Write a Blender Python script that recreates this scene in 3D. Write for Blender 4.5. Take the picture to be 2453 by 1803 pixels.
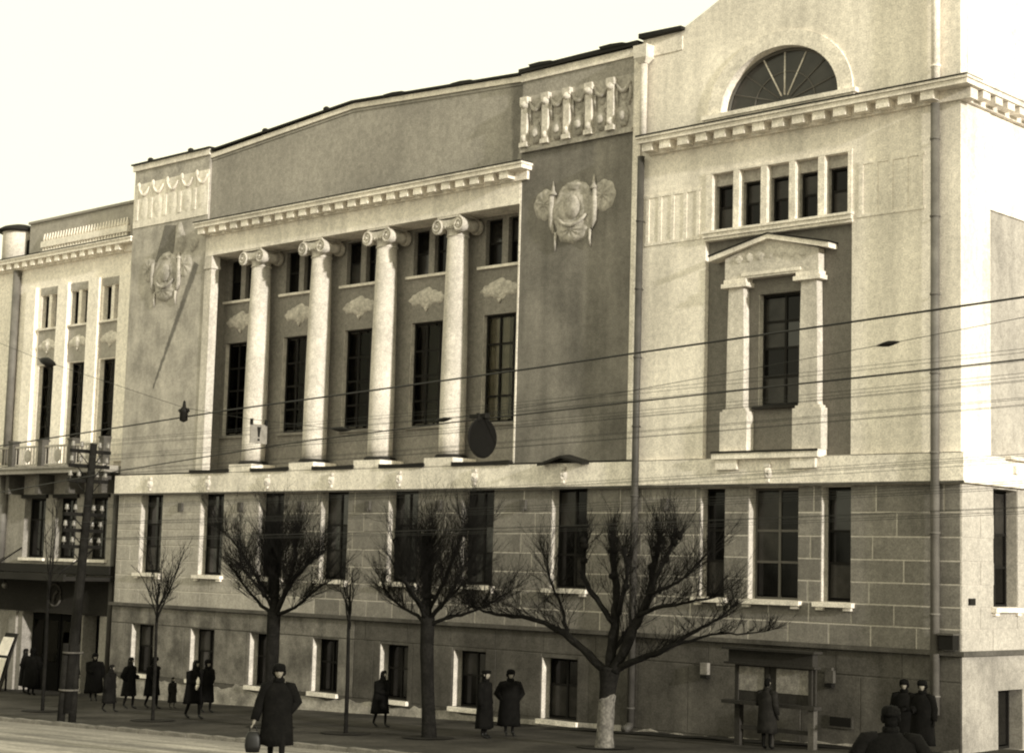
import bpy, bmesh, math, random
from mathutils import Vector, Matrix, noise

# ------------------------------------------------------------------ clear
for o in list(bpy.data.objects): bpy.data.objects.remove(o, do_unlink=True)
scene = bpy.context.scene
C = scene.collection
R = math.radians

# ------------------------------------------------------------------ camera
CAMZ = 4.366
cam = bpy.data.cameras.new('camera'); camo = bpy.data.objects.new('camera', cam); C.objects.link(camo)
cam.sensor_width = 36; cam.sensor_fit = 'HORIZONTAL'; cam.lens = 61.12
cam.clip_start = 0.1; cam.clip_end = 3000
yaw, pitch, roll = R(43.426), R(6.237), R(1.559)
f = Vector((-math.sin(yaw)*math.cos(pitch), math.cos(yaw)*math.cos(pitch), math.sin(pitch)))
r = Vector((math.cos(yaw), math.sin(yaw), 0)); u = r.cross(f)
r2 = math.cos(roll)*r + math.sin(roll)*u; u2 = -math.sin(roll)*r + math.cos(roll)*u
camo.matrix_world = Matrix(((r2.x, u2.x, -f.x, 0), (r2.y, u2.y, -f.y, -37), (r2.z, u2.z, -f.z, CAMZ), (0, 0, 0, 1)))
scene.camera = camo

# ------------------------------------------------------------------ sun direction, world, sun
SUN = Vector((0.96, -0.13, 0.22)).normalized()
el = math.asin(SUN.z); az = math.atan2(SUN.x, SUN.y)
world = bpy.data.worlds.new('World'); scene.world = world; world.use_nodes = True
nt = world.node_tree; nt.nodes.clear()
sky = nt.nodes.new('ShaderNodeTexSky'); sky.sky_type = 'NISHITA'; sky.sun_disc = False
sky.sun_elevation = el; sky.sun_rotation = az; sky.air_density = 1.0; sky.dust_density = 6.0; sky.altitude = 100
bw = nt.nodes.new('ShaderNodeRGBToBW'); nt.links.new(sky.outputs[0], bw.inputs[0])
ma = nt.nodes.new('ShaderNodeMath'); ma.operation = 'MULTIPLY_ADD'; nt.links.new(bw.outputs[0], ma.inputs[0])
ma.inputs[1].default_value = 0.04; ma.inputs[2].default_value = 6.9
vm = nt.nodes.new('ShaderNodeVectorMath'); vm.operation = 'SCALE'
vm.inputs[0].default_value = (1.0, 0.96, 0.70); nt.links.new(ma.outputs[0], vm.inputs['Scale'])
bg = nt.nodes.new('ShaderNodeBackground'); bg.inputs[1].default_value = 0.15
nt.links.new(vm.outputs[0], bg.inputs[0])
wo = nt.nodes.new('ShaderNodeOutputWorld'); nt.links.new(bg.outputs[0], wo.inputs[0])
sl = bpy.data.lights.new('sun', 'SUN'); sl.energy = 3.6; sl.angle = R(1.5); sl.color = (1.0, 0.95, 0.84)
so = bpy.data.objects.new('sun', sl); C.objects.link(so)
so.rotation_euler = SUN.to_track_quat('Z', 'Y').to_euler(); so.location = (20, -40, 40)
vs = scene.view_settings
vs.view_transform = 'Standard'; vs.look = 'None'; vs.gamma = 1; vs.use_curve_mapping = False; vs.exposure = 0.34
scene.cycles.filter_width = 2.1

random.seed(7)
# ------------------------------------------------------------------ helpers
def clamp(v, a, b): return max(a, min(b, v))
def gz(x, y):                     # gently sloping street, rising towards the far kerb
    return 0.032*(clamp(x, -85, 15)+31.45) + 0.065*clamp(-8.5-y, 0, 16)
def X_(x, y): return x*(37+y)/37.0
def Z_(z, y): return CAMZ+(z-CAMZ)*(37+y)/37.0

class MB:
    def __init__(s): s.v = []; s.f = []; s.m = []; s.sm = []
    def add(s, vs_, fs, mi=0, sm=False):
        b = len(s.v); s.v += [tuple(v) for v in vs_]
        for q in fs: s.f.append(tuple(b+i for i in q)); s.m.append(mi); s.sm.append(sm)
    def box(s, x0, x1, y0, y1, z0, z1, mi=0):
        s.add([(x0,y0,z0),(x1,y0,z0),(x1,y1,z0),(x0,y1,z0),(x0,y0,z1),(x1,y0,z1),(x1,y1,z1),(x0,y1,z1)],
              [(0,3,2,1),(4,5,6,7),(0,1,5,4),(1,2,6,5),(2,3,7,6),(3,0,4,7)], mi)
    def prism(s, pts, y0, y1, mi=0):          # polygon in XZ (counter-clockwise seen from -Y), extruded along Y
        n = len(pts)
        s.add([(p[0], y0, p[1]) for p in pts]+[(p[0], y1, p[1]) for p in pts],
              [tuple(range(n)), tuple(range(2*n-1, n-1, -1))]+[(i, i+n, (i+1) % n+n, (i+1) % n) for i in range(n)], mi)
    def loft(s, rings, cap=True, mi=0, sm=True):
        n = len(rings[0]); vs_ = [p for rg in rings for p in rg]; fs = []
        for k in range(len(rings)-1):
            for i in range(n):
                j = (i+1) % n; fs.append((k*n+i, k*n+j, (k+1)*n+j, (k+1)*n+i))
        if cap: fs.append(tuple(range(n-1, -1, -1))); fs.append(tuple((len(rings)-1)*n+i for i in range(n)))
        s.add(vs_, fs, mi, sm)
    def lathe(s, cx, cy, prof, n=16, sy=1.0, mi=0, sm=True):
        s.loft([[(cx+p[0]*math.cos(2*math.pi*i/n), cy+p[0]*sy*math.sin(2*math.pi*i/n), p[1]) for i in range(n)] for p in prof], True, mi, sm)
    def tube(s, pts, rad, n=6, mi=0, sm=True):
        pts = [Vector(p) for p in pts]
        if not isinstance(rad, (list, tuple)): rad = [rad]*len(pts)
        rings = []; a = None
        for k, p in enumerate(pts):
            d = (pts[min(k+1, len(pts)-1)]-pts[max(k-1, 0)])
            if d.length < 1e-9: d = Vector((0, 0, 1))
            d.normalize()
            if a is None:
                a = d.cross(Vector((0, 0, 1)) if abs(d.z) < .9 else Vector((1, 0, 0))).normalized()
            else:
                a = (a-d*a.dot(d)); a = a.normalized() if a.length > 1e-6 else d.orthogonal().normalized()
            b = d.cross(a)
            rings.append([tuple(p+(a*math.cos(2*math.pi*i/n)+b*math.sin(2*math.pi*i/n))*rad[k]) for i in range(n)])
        s.loft(rings, True, mi, sm)
    def relief(s, cx, cz, y, rx, rz, h, rfun=None, hfun=None, nr=7, na=28, ns=.25, seed=0, mi=0, sm=True):
        # domed, modelled relief that stands proud of a wall facing -Y
        vs_ = [(cx, y-h*(hfun(0, 0) if hfun else 1), cz)]; fs = []
        for k in range(1, nr+1):
            t = k/nr
            for i in range(na):
                a = 2*math.pi*i/na; rr = t*(rfun(a) if rfun else 1)
                hh = (hfun(t, a) if hfun else math.sqrt(max(0, 1-t*t)))
                x = cx+rx*rr*math.cos(a); z = cz+rz*rr*math.sin(a)
                nn = noise.noise(Vector((x*7+seed, z*7, seed)))*ns
                hh = 0 if k == nr else max(.05, (hh+nn)*(1+.16*math.sin(k*3.1)*math.cos(i*1.7)))
                vs_.append((x, y-h*hh, z))
        for i in range(na): fs.append((0, 1+i, 1+(i+1) % na))
        for k in range(nr-1):
            for i in range(na):
                j = (i+1) % na; a0 = 1+k*na; a1 = 1+(k+1)*na
                fs.append((a0+i, a1+i, a1+j, a0+j))
        s.add(vs_, fs, mi, sm)
    def wall(s, mp, u0, u1, z0, z1, ops, depth=.3, mi=0, mback=None, back=.55, mrev=None):
        us = sorted({u0, u1, *[clamp(o[0], u0, u1) for o in ops], *[clamp(o[1], u0, u1) for o in ops]})
        zs = sorted({z0, z1, *[clamp(o[2], z0, z1) for o in ops], *[clamp(o[3], z0, z1) for o in ops]})
        for i in range(len(us)-1):
            for k in range(len(zs)-1):
                cu, cz = (us[i]+us[i+1])/2, (zs[k]+zs[k+1])/2
                if any(o[0] < cu < o[1] and o[2] < cz < o[3] for o in ops): continue
                s.add([mp(us[i], 0, zs[k]), mp(us[i+1], 0, zs[k]), mp(us[i+1], 0, zs[k+1]), mp(us[i], 0, zs[k+1])], [(0,1,2,3)], mi)
        for a, b, c, d in [o[:4] for o in ops]:
            mr = mi if mrev is None else mrev
            D = depth
            P = [mp(a,0,c), mp(b,0,c), mp(b,0,d), mp(a,0,d), mp(a,D,c), mp(b,D,c), mp(b,D,d), mp(a,D,d)]
            s.add(P, [(0,4,5,1),(1,5,6,2),(2,6,7,3),(3,7,4,0)], mr)
            if mback is not None:
                Q = [mp(a,D,c), mp(b,D,c), mp(b,D,d), mp(a,D,d), mp(a,D+back,c), mp(b,D+back,c), mp(b,D+back,d), mp(a,D+back,d)]
                s.add(Q, [(0,4,5,1),(1,5,6,2),(2,6,7,3),(3,7,4,0),(4,7,6,5)], mback)
    def build(s, name, mats, parent=None, **kw):
        me = bpy.data.meshes.new(name); me.from_pydata(s.v, [], s.f)
        if not isinstance(mats, (list, tuple)): mats = [mats]
        for m in mats: me.materials.append(m)
        me.polygons.foreach_set('material_index', s.m); me.polygons.foreach_set('use_smooth', s.sm)
        me.update()
        return link(name, me, parent, **kw)
def link(name, me, parent=None, loc=None, **kw):
    o = bpy.data.objects.new(name, me); C.objects.link(o)
    if loc is not None: o.location = loc
    if parent: setpar(o, parent)
    for k, v in kw.items(): o[k] = v
    return o
WLOC = {}
def setpar(o, p):
    o.parent = p; o.matrix_parent_inverse = WLOC.get(p.name, Matrix.Identity(4)).inverted()
def thing(name, loc, label, cat, group=None):
    o = bpy.data.objects.new(name, None); C.objects.link(o); o.location = loc; o.empty_display_size = .3
    WLOC[o.name] = Matrix.Translation(Vector(loc))
    o['label'] = label; o['category'] = cat
    if group: o['group'] = group
    return o
def tag(o, label, cat, group=None):
    o['label'] = label; o['category'] = cat
    if group: o['group'] = group
    return o
PM = {}
def piece(name, dims, loc, m, parent, bev=0.0):        # box-shaped piece, mesh shared between alike ones
    key = (name, tuple(round(d, 2) for d in dims), m.name)
    if key not in PM:
        b = MB(); x, y, z = [d/2 for d in dims]
        if bev:
            # chamfered front (-Y) face
            b.add([(-x,y,-z),(x,y,-z),(x,y,z),(-x,y,z),(-x,-y+bev,-z),(x,-y+bev,-z),(x,-y+bev,z),(-x,-y+bev,z),
                   (-x+bev,-y,-z+bev),(x-bev,-y,-z+bev),(x-bev,-y,z-bev),(-x+bev,-y,z-bev)],
                  [(0,3,2,1),(0,1,5,4),(1,2,6,5),(2,3,7,6),(3,0,4,7),(4,5,9,8),(5,6,10,9),(6,7,11,10),(7,4,8,11),(8,9,10,11)])
        else: b.box(-x, x, -y, y, -z, z)
        me = bpy.data.meshes.new(name); me.from_pydata(b.v, [], b.f); me.materials.append(m); me.update(); PM[key] = me
    return link(name, PM[key], parent, loc=loc)

# ------------------------------------------------------------------ materials
def mat(name, v, rough=.9, tint=(1.0, .925, .83), big=.18, bigs=.5, streak=0.0, grain=.19, bump=.25, gs=26.0, spec=.3, extra=None, rgb=None):
    m = bpy.data.materials.new(name); m.use_nodes = True; t = m.node_tree; N = t.nodes; L = t.links
    b = N['Principled BSDF']; b.inputs['Roughness'].default_value = rough; b.inputs['Specular IOR Level'].default_value = spec
    geo = N.new('ShaderNodeNewGeometry')
    def mul(a, bb):
        n = N.new('ShaderNodeMath'); n.operation = 'MULTIPLY'; L.new(a, n.inputs[0]); L.new(bb, n.inputs[1]); return n.outputs[0]
    def noi(scale, lo, hi, det=3, vec=None, lo_in=.3, hi_in=.7):
        n = N.new('ShaderNodeTexNoise'); n.inputs['Scale'].default_value = scale; n.inputs['Detail'].default_value = det
        L.new(vec or geo.outputs['Position'], n.inputs['Vector'])
        r_ = N.new('ShaderNodeMapRange'); r_.inputs[1].default_value = lo_in; r_.inputs[2].default_value = hi_in
        r_.inputs[3].default_value = lo; r_.inputs[4].default_value = hi; L.new(n.outputs[0], r_.inputs[0]); return r_.outputs[0]
    val = noi(bigs, 1-big, 1+big, 4)
    if grain: val = mul(val, noi(gs, 1-grain, 1+grain, 1))
    if grain: val = mul(val, noi(gs*.27, 1-grain*.7, 1+grain*.7, 3))
    if streak:
        mp = N.new('ShaderNodeMapping'); mp.inputs['Scale'].default_value = (1, 1, .09); L.new(geo.outputs['Position'], mp.inputs['Vector'])
        val = mul(val, noi(2.3, 1-streak, 1+streak*.3, 4, mp.outputs[0], .25, .6))
    if extra: val = extra(t, geo, val, mul)
    sc = N.new('ShaderNodeVectorMath'); sc.operation = 'SCALE'
    col = rgb or [v*c for c in tint]
    sc.inputs[0].default_value = col; L.new(val, sc.inputs['Scale']); L.new(sc.outputs[0], b.inputs['Base Color'])
    if bump:
        n = N.new('ShaderNodeTexNoise'); n.inputs['Scale'].default_value = gs*.8; n.inputs['Detail'].default_value = 4
        L.new(geo.outputs['Position'], n.inputs['Vector'])
        bp = N.new('ShaderNodeBump'); bp.inputs['Strength'].default_value = bump; bp.inputs['Distance'].default_value = .02
        L.new(n.outputs[0], bp.inputs['Height']); L.new(bp.outputs[0], b.inputs['Normal'])
    return m

def streak_line(ax, az_, bx, bz, w, dark):
    # dark streak along a straight run: left-wing stain, dark band on the attic
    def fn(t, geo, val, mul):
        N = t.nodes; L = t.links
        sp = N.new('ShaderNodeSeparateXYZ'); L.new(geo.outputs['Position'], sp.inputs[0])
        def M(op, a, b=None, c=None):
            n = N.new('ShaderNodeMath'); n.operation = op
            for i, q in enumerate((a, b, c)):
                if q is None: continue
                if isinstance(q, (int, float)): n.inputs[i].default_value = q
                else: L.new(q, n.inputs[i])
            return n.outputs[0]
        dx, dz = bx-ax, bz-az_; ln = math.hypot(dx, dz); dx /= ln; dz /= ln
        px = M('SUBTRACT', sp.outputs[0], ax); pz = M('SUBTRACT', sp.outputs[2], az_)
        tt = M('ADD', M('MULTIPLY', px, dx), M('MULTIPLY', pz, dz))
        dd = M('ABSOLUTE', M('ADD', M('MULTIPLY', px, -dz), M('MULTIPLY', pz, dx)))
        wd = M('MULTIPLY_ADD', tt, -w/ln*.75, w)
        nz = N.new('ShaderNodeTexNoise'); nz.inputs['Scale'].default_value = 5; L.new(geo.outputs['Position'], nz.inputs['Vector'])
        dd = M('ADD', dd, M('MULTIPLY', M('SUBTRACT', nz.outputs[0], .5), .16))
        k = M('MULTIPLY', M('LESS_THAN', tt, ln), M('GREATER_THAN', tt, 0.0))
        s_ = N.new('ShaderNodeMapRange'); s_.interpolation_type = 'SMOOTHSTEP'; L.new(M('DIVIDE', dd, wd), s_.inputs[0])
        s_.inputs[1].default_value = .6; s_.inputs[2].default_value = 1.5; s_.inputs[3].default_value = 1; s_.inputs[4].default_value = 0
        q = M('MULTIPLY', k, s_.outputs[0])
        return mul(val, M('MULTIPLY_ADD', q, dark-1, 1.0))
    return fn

mt = {}
mt['light'] = mat('light_plaster', 0.76, streak=.20, big=.17, bigs=.35)
mt['trim'] = mat('white_trim', 0.76, big=.2, bigs=1.2, streak=.16)
mt['column'] = mat('column_plaster', 0.54, big=.16, bigs=.8, streak=.16, bump=.3)
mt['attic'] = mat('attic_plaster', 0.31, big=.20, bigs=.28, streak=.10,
                  extra=streak_line(-35.12, 19.15, -35.22, 16.1, .30, .58))  # darker upright band at the attic's right end
mt['wingr'] = mat('grey_plaster', 0.165, big=.42, bigs=.55, streak=.26)
mt['wingl'] = mat('weathered_plaster', 0.38, big=.30, bigs=1.1, streak=.18, grain=.2,
                  extra=streak_line(-50.8, 14.9, -53.1, 10.5, .17, .38))
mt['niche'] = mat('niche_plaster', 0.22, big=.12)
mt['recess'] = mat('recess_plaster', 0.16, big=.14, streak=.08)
mt['ashlar'] = mat('ashlar_render', 0.185, big=.14, bigs=.9, streak=.10)
mt['joint'] = mat('joint_render', 0.46, big=.1)
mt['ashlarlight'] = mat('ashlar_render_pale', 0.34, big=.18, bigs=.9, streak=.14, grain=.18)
mt['ashlarsunlit'] = mat('ashlar_render_sunlit', 0.4, big=.12, streak=.1)  # paler copy of the front ashlar, sunlight put into the colour
mt['plinthsunlit'] = mat('plinth_render_sunlit', 0.27, big=.25, bigs=1.2, grain=.2)  # rough pale plaster, lightened further so sunlight sits in the colour
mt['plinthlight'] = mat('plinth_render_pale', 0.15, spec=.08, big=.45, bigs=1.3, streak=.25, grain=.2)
mt['lunglass'] = mat('lunette_glass', .03, rough=.15, grain=0, bump=0, big=.5, bigs=1.5, spec=.35)
mt['reveal'] = mat('jamb_limewash', .52, big=.2, bigs=2.5, streak=.15, grain=.2)
mt['cloud'] = mat('stucco_relief', .50, big=.2, bigs=4, grain=.2, gs=14)
mt['sidepanel'] = mat('side_grey_panel', .36, big=.2, bigs=.6, streak=.15)
mt['ashlar2'] = mat('ashlar_render_worn', 0.205, big=.2, bigs=1.4, streak=.14)
mt['ashlar3'] = mat('ashlar_render_sooty', 0.162, big=.2, bigs=1.1, streak=.14)
mt['plinth'] = mat('plinth_render', 0.085, spec=.08, big=.3, bigs=.8, streak=.2, grain=.18)
mt['base'] = mat('peeling_base_plaster', 0.3, big=.5, bigs=1.6, grain=.25)
mt['left'] = mat('left_building_plaster', 0.86, big=.08, streak=.06)
mt['leftgrey'] = mat('left_building_panel', 0.36, big=.12)
mt['leftlow'] = mat('left_building_ground_floor', 0.26, big=.2, streak=.15)
mt['dark'] = mat('dark_interior', 0.004, spec=.08, grain=0, bump=0, big=.1)
mt['frame'] = mat('window_frame_paint', 0.014, spec=.08, rough=.6, grain=0, bump=0)
mt['framelight'] = mat('weathered_bare_frame', 0.1, rough=.7, grain=0, bump=0)
mt['roof'] = mat('sheet_iron_roof', 0.02, spec=.08, rough=.6, big=.3, grain=.1)
mt['iron'] = mat('dark_iron', 0.012, spec=.08, rough=.55, grain=.05, bump=.1)
mt['pipe'] = mat('painted_downpipe', 0.13, rough=.6, big=.25, bigs=2, grain=.1)
mt['pipedark'] = mat('dark_downpipe', 0.06, rough=.6, big=.25, bigs=2, grain=.1)
mt['ornament'] = mat('moulded_plaster', 0.37, big=.18, bigs=3, grain=.2, gs=14)
mt['ornlight'] = mat('moulded_light_plaster', 0.58, big=.15, bigs=3, grain=.18, gs=14)
mt['curtain'] = mat('curtain_cloth', 0.26, big=.3, bigs=2, grain=.1, streak=.3)
mt['patch'] = mat('bare_patch_plaster', 0.17, big=.15)
mt['pave'] = mat('asphalt_pavement', 0.045, spec=.08, big=.5, bigs=.6, grain=.22, gs=18, rough=.85)
def road_streaks(t, geo, val, mul):
    mp = t.nodes.new('ShaderNodeMapping'); mp.inputs['Scale'].default_value = (.045, 1.1, 1); t.links.new(geo.outputs['Position'], mp.inputs['Vector'])
    n = t.nodes.new('ShaderNodeTexNoise'); n.inputs['Scale'].default_value = 1.0; n.inputs['Detail'].default_value = 5; t.links.new(mp.outputs[0], n.inputs['Vector'])
    r_ = t.nodes.new('ShaderNodeMapRange'); r_.inputs[1].default_value = .36; r_.inputs[2].default_value = .64; r_.inputs[3].default_value = .5; r_.inputs[4].default_value = 1.55
    t.links.new(n.outputs[0], r_.inputs[0]); return mul(val, r_.outputs[0])
mt['road'] = mat('dusty_road', 0.25, extra=road_streaks, big=.22, bigs=.5, grain=.25, gs=12, rough=.95)
mt['soil'] = mat('bare_soil', 0.022, spec=.08, big=.35, bigs=1.2, grain=.3)
mt['kerb'] = mat('kerb_stone', 0.16, big=.3, bigs=1.5, grain=.2)
mt['ground'] = mat('street_ground', .2, big=.2, grain=.2)
mt['bark'] = mat('dark_bark', 0.01, spec=.08, big=.3, bigs=4, grain=.3, bump=.7, gs=20)
mt['barkthin'] = mat('twig_bark', 0.008, spec=.08, big=.1, grain=0, bump=0)
mt['white'] = mat('limewash', 0.11, big=.3, bigs=5, grain=.35, gs=16)
mt['timber'] = mat('weathered_timber', 0.012, spec=.08, big=.3, bigs=3, grain=.25)
mt['ceramic'] = mat('white_ceramic', 0.18, rough=.25, grain=0, bump=0, spec=.5)
mt['wire'] = mat('wire_metal', 0.008, grain=0, bump=0, rough=.5)
mt['coat'] = mat('black_wool', 0.004, spec=.08, big=.3, bigs=6, grain=.2, bump=.4, gs=30)
mt['coatgrey'] = mat('charcoal_wool', 0.007, spec=.08, big=.3, bigs=6, grain=.2, bump=.4, gs=30)
mt['coatbrown'] = mat('brown_cloth', 0.012, spec=.08, big=.3, bigs=6, grain=.2, bump=.4, gs=30)
mt['fur'] = mat('black_fur', 0.003, spec=.08, big=.3, bigs=20, grain=.3, bump=1, gs=40)
mt['skin'] = mat('skin', 0.2, tint=(1, .9, .74), grain=.05, bump=0, rough=.6)
mt['trouser'] = mat('dark_trousers', 0.005, spec=.08, big=.2, grain=.1)
mt['boot'] = mat('boot_leather', 0.004, rough=.5, grain=0, bump=0)
mt['paper'] = mat('news_paper', 0.2, big=.25, bigs=6, grain=.3, gs=34)
mt['poster'] = mat('white_poster', .80, big=.1, bigs=4, grain=.1)
mt['board'] = mat('board_paint', 0.03, spec=.08, big=.2, grain=.15)
mt['signplate'] = mat('grey_sign_enamel', 0.22, big=.15, grain=.15, rough=.5)
mt['door'] = mat('dark_door_wood', 0.006, spec=.08, big=.2, grain=.1)
mt['white_cloth'] = mat('white_cloth', .7, big=.1)
def glass():
    m = bpy.data.materials.new('window_glass'); m.use_nodes = True; t = m.node_tree; t.nodes.clear()
    o = t.nodes.new('ShaderNodeOutputMaterial'); tr = t.nodes.new('ShaderNodeBsdfTransparent'); tr.inputs[0].default_value = (.86, .85, .80, 1)
    gl = t.nodes.new('ShaderNodeBsdfGlossy'); gl.inputs['Roughness'].default_value = .06; gl.inputs[0].default_value = (.25, .245, .22, 1)
    fr = t.nodes.new('ShaderNodeFresnel'); fr.inputs[0].default_value = 1.4
    mx = t.nodes.new('ShaderNodeMixShader'); t.links.new(fr.outputs[0], mx.inputs[0]); t.links.new(tr.outputs[0], mx.inputs[1]); t.links.new(gl.outputs[0], mx.inputs[2])
    t.links.new(mx.outputs[0], o.inputs[0]); return m
mt['glass'] = glass()
mt['darkglass2'] = mat('dusty_window_glass', 0.03, rough=.2, grain=.1, bump=0, big=.4, bigs=2, spec=.22)
mt['darkglass3'] = mat('sooty_window_glass', .008, rough=.14, grain=0, bump=0, big=.3, bigs=2, spec=.55)
mt['darkglass'] = mat('dark_window_glass', 0.004, rough=.10, grain=0, bump=0, big=.2, spec=.16)

# ------------------------------------------------------------------ ground
def sheet(name, x0, x1, y0, y1, dz, m, sx=2.0, sy=1.0, bumpy=0.0, **kw):
    b = MB(); nx = max(1, int((x1-x0)/sx)); ny = max(1, int((y1-y0)/sy)); vs_ = []
    for j in range(ny+1):
        for i in range(nx+1):
            x = x0+(x1-x0)*i/nx; y = y0+(y1-y0)*j/ny
            vs_.append((x, y, gz(x, y)+dz+(bumpy*noise.noise(Vector((x*.8, y*.8, 3))) if bumpy else 0)))
    fs = [(j*(nx+1)+i, j*(nx+1)+i+1, (j+1)*(nx+1)+i+1, (j+1)*(nx+1)+i) for j in range(ny) for i in range(nx)]
    b.add(vs_, fs, 0, True)
    return b.build(name, m, None, **kw)
sheet('ground', -900, 900, -900, 900, -.35, mt['ground'], 20, 20, kind='structure')
sheet('pavement', -140, 30, -9.9, 2.0, 0.0, mt['pave'], 1.0, .5, .012, kind='structure')
sheet('road', -140, 60, -31, -9.95, -.10, mt['road'], 1.0, .5, .03, kind='structure')
sheet('soil_strip', -35.5, -20.4, -.95, -.06, .02, mt['soil'], .3, .15, .05, kind='structure')
kr = MB(); kr.box(-100, 20, -10.1, -9.9, -4, -3.9); kerb = kr.build('kerb', mt['kerb'], None, kind='structure')
for i in range(44):
    x = -66+i*1.02
    piece('kerb_stone', (1.0, .22, .30), (x+.5, -10.0+random.uniform(-.01, .01), gz(x+.5, -10)-.13+random.uniform(-.008, .008)), mt['kerb'], kerb)

# ================================================================== MAIN BUILDING
BX0, BX1 = -54.9, -20.39
MBld = thing('theatre_building', (-37.6, 0, -.2), 'long neoclassical theatre with four ionic columns and dentil cornices along the street', 'building')
def my(y0): return lambda u_, d, z: (u_, y0+d, z)
def mxs(x0): return lambda u_, d, z: (x0-d, u_, z)

# --- ground floor wall with openings, blocks proud of lighter joints
bays = [-52.80, -49.22, -45.97, -42.74, -39.50, -36.27, -32.65]
gw = [(c-.67, c+.67, 3.80, 6.62) for c in bays]
gw += [(-28.02, -27.22, 3.72, 6.56), (-26.47, -24.93, 3.72, 6.56), (-24.25, -23.39, 3.72, 6.56)]
b = MB(); b.wall(my(0), BX0, BX1, 2.58, 7.35, gw, .34, 0, 1); 
b.build('ground_floor_wall', [mt['joint'], mt['dark']], MBld)
rows = [2.66, 3.19, 3.70, 4.23, 4.78, 5.34, 5.93, 6.60]
gfw = [o for o in MBld.children if o.name.startswith('ground_floor_wall')][0]
WLOC[gfw.name] = Matrix.Identity(4)
def setpar2(o, p): o.parent = p; o.matrix_parent_inverse = Matrix.Identity(4)
def blocks(row, x0, x1, w, off, ops, par, z0, z1, name='ashlar_block', m=None, y=0.0, th=.020, gap=.019):
    edges = [x0]; x = x0+off
    while x < x1-.15:
        edges.append(x); x += w*random.uniform(.97, 1.03)
    edges.append(x1)
    for a, bb in zip(edges[:-1], edges[1:]):
        segs = [(a, bb)]
        for o in ops:
            if o[2] < (z0+z1)/2 < o[3]:
                ns = []
                for s0, s1 in segs:
                    if o[1] <= s0 or o[0] >= s1: ns.append((s0, s1)); continue
                    if s0 < o[0]: ns.append((s0, o[0]))
                    if s1 > o[1]: ns.append((o[1], s1))
                segs = ns
        for s0, s1 in segs:
            if s1-s0 < .10: continue
            l = s0+(gap if not any(abs(s0-o[1]) < .01 for o in ops) else 0); rr = s1-(gap if not any(abs(s1-o[0]) < .01 for o in ops) else 0)
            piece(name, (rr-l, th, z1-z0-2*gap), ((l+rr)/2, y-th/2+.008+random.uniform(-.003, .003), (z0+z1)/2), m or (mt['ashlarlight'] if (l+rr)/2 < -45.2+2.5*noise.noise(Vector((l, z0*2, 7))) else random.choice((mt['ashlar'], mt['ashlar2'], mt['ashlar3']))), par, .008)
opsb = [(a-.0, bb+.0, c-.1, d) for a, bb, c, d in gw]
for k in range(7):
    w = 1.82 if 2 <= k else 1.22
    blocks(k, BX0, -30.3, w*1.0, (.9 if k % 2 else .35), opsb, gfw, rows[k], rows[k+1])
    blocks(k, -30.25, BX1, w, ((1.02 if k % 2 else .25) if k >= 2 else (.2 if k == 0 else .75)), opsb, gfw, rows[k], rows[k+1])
# window sills with little feet
b = MB()
for a, bb, c, d in gw:
    q = MB(); q.box(a-.16, bb+.12, -.16, .10, c-.13, c-.015); q.box(a-.10, a+.12, -.10, .0, c-.21, c-.13); q.box(bb-.16, bb+.06, -.10, .0, c-.21, c-.13)
    q.build('window_sill', mt['trim'], MBld)
# square vents / hooks under the band between windows
for x in (-51.0, -47.6, -44.4, -41.1, -37.9, -34.4, -29.2):
    q = MB(); q.box(x-.10, x+.12, -.10, .0, 6.02, 6.30); q.box(x-.06, x+.08, -.13, -.09, 5.98, 6.10); q.build('wall_bracket', mt['plinth'], MBld)

# --- plinth
bw_ = [(-53.6, -52.25, .20, 1.95), (-50.05, -48.7, .20, 1.94), (-46.75, -45.4, .20, 1.93), (-43.5, -42.25, .22, 1.91), (-40.28, -39.02, .22, 1.89), (-37.05, -35.72, .22, 1.87), (-33.5, -32.16, .14, 1.85)]
b = MB(); b.wall(my(-.05), BX0, BX1+.05, -2, 2.62, bw_, .42, 0, 1); b.build('plinth_wall', [mt['plinth'], mt['dark']], MBld)
plw = [o for o in MBld.children if o.name.startswith('plinth_wall')][0]
for (z0, z1, w, off) in ((1.97, 2.56, 1.9, .5), (.16, 1.95, 1.75, .9)):
    edges_ops = [(a-.02, bb+.02, c-.1, d) for a, bb, c, d in bw_]
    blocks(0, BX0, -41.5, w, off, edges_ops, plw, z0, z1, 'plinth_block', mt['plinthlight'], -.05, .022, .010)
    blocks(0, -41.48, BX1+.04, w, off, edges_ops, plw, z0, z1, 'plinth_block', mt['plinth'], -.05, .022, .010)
b = MB(); b.prism([(0, 0)]*0 or [(BX0-.1, 2.58), (BX1+.16, 2.58), (BX1+.16, 2.69), (BX0-.1, 2.69)], -.17, .02); b.build('plinth_ledge', mt['plinth'], MBld)
b = MB(); b.box(BX1-.01, BX1+.16, .021, 14, 2.58, 2.69); b.build('plinth_ledge', mt['plinth'], MBld)
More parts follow.
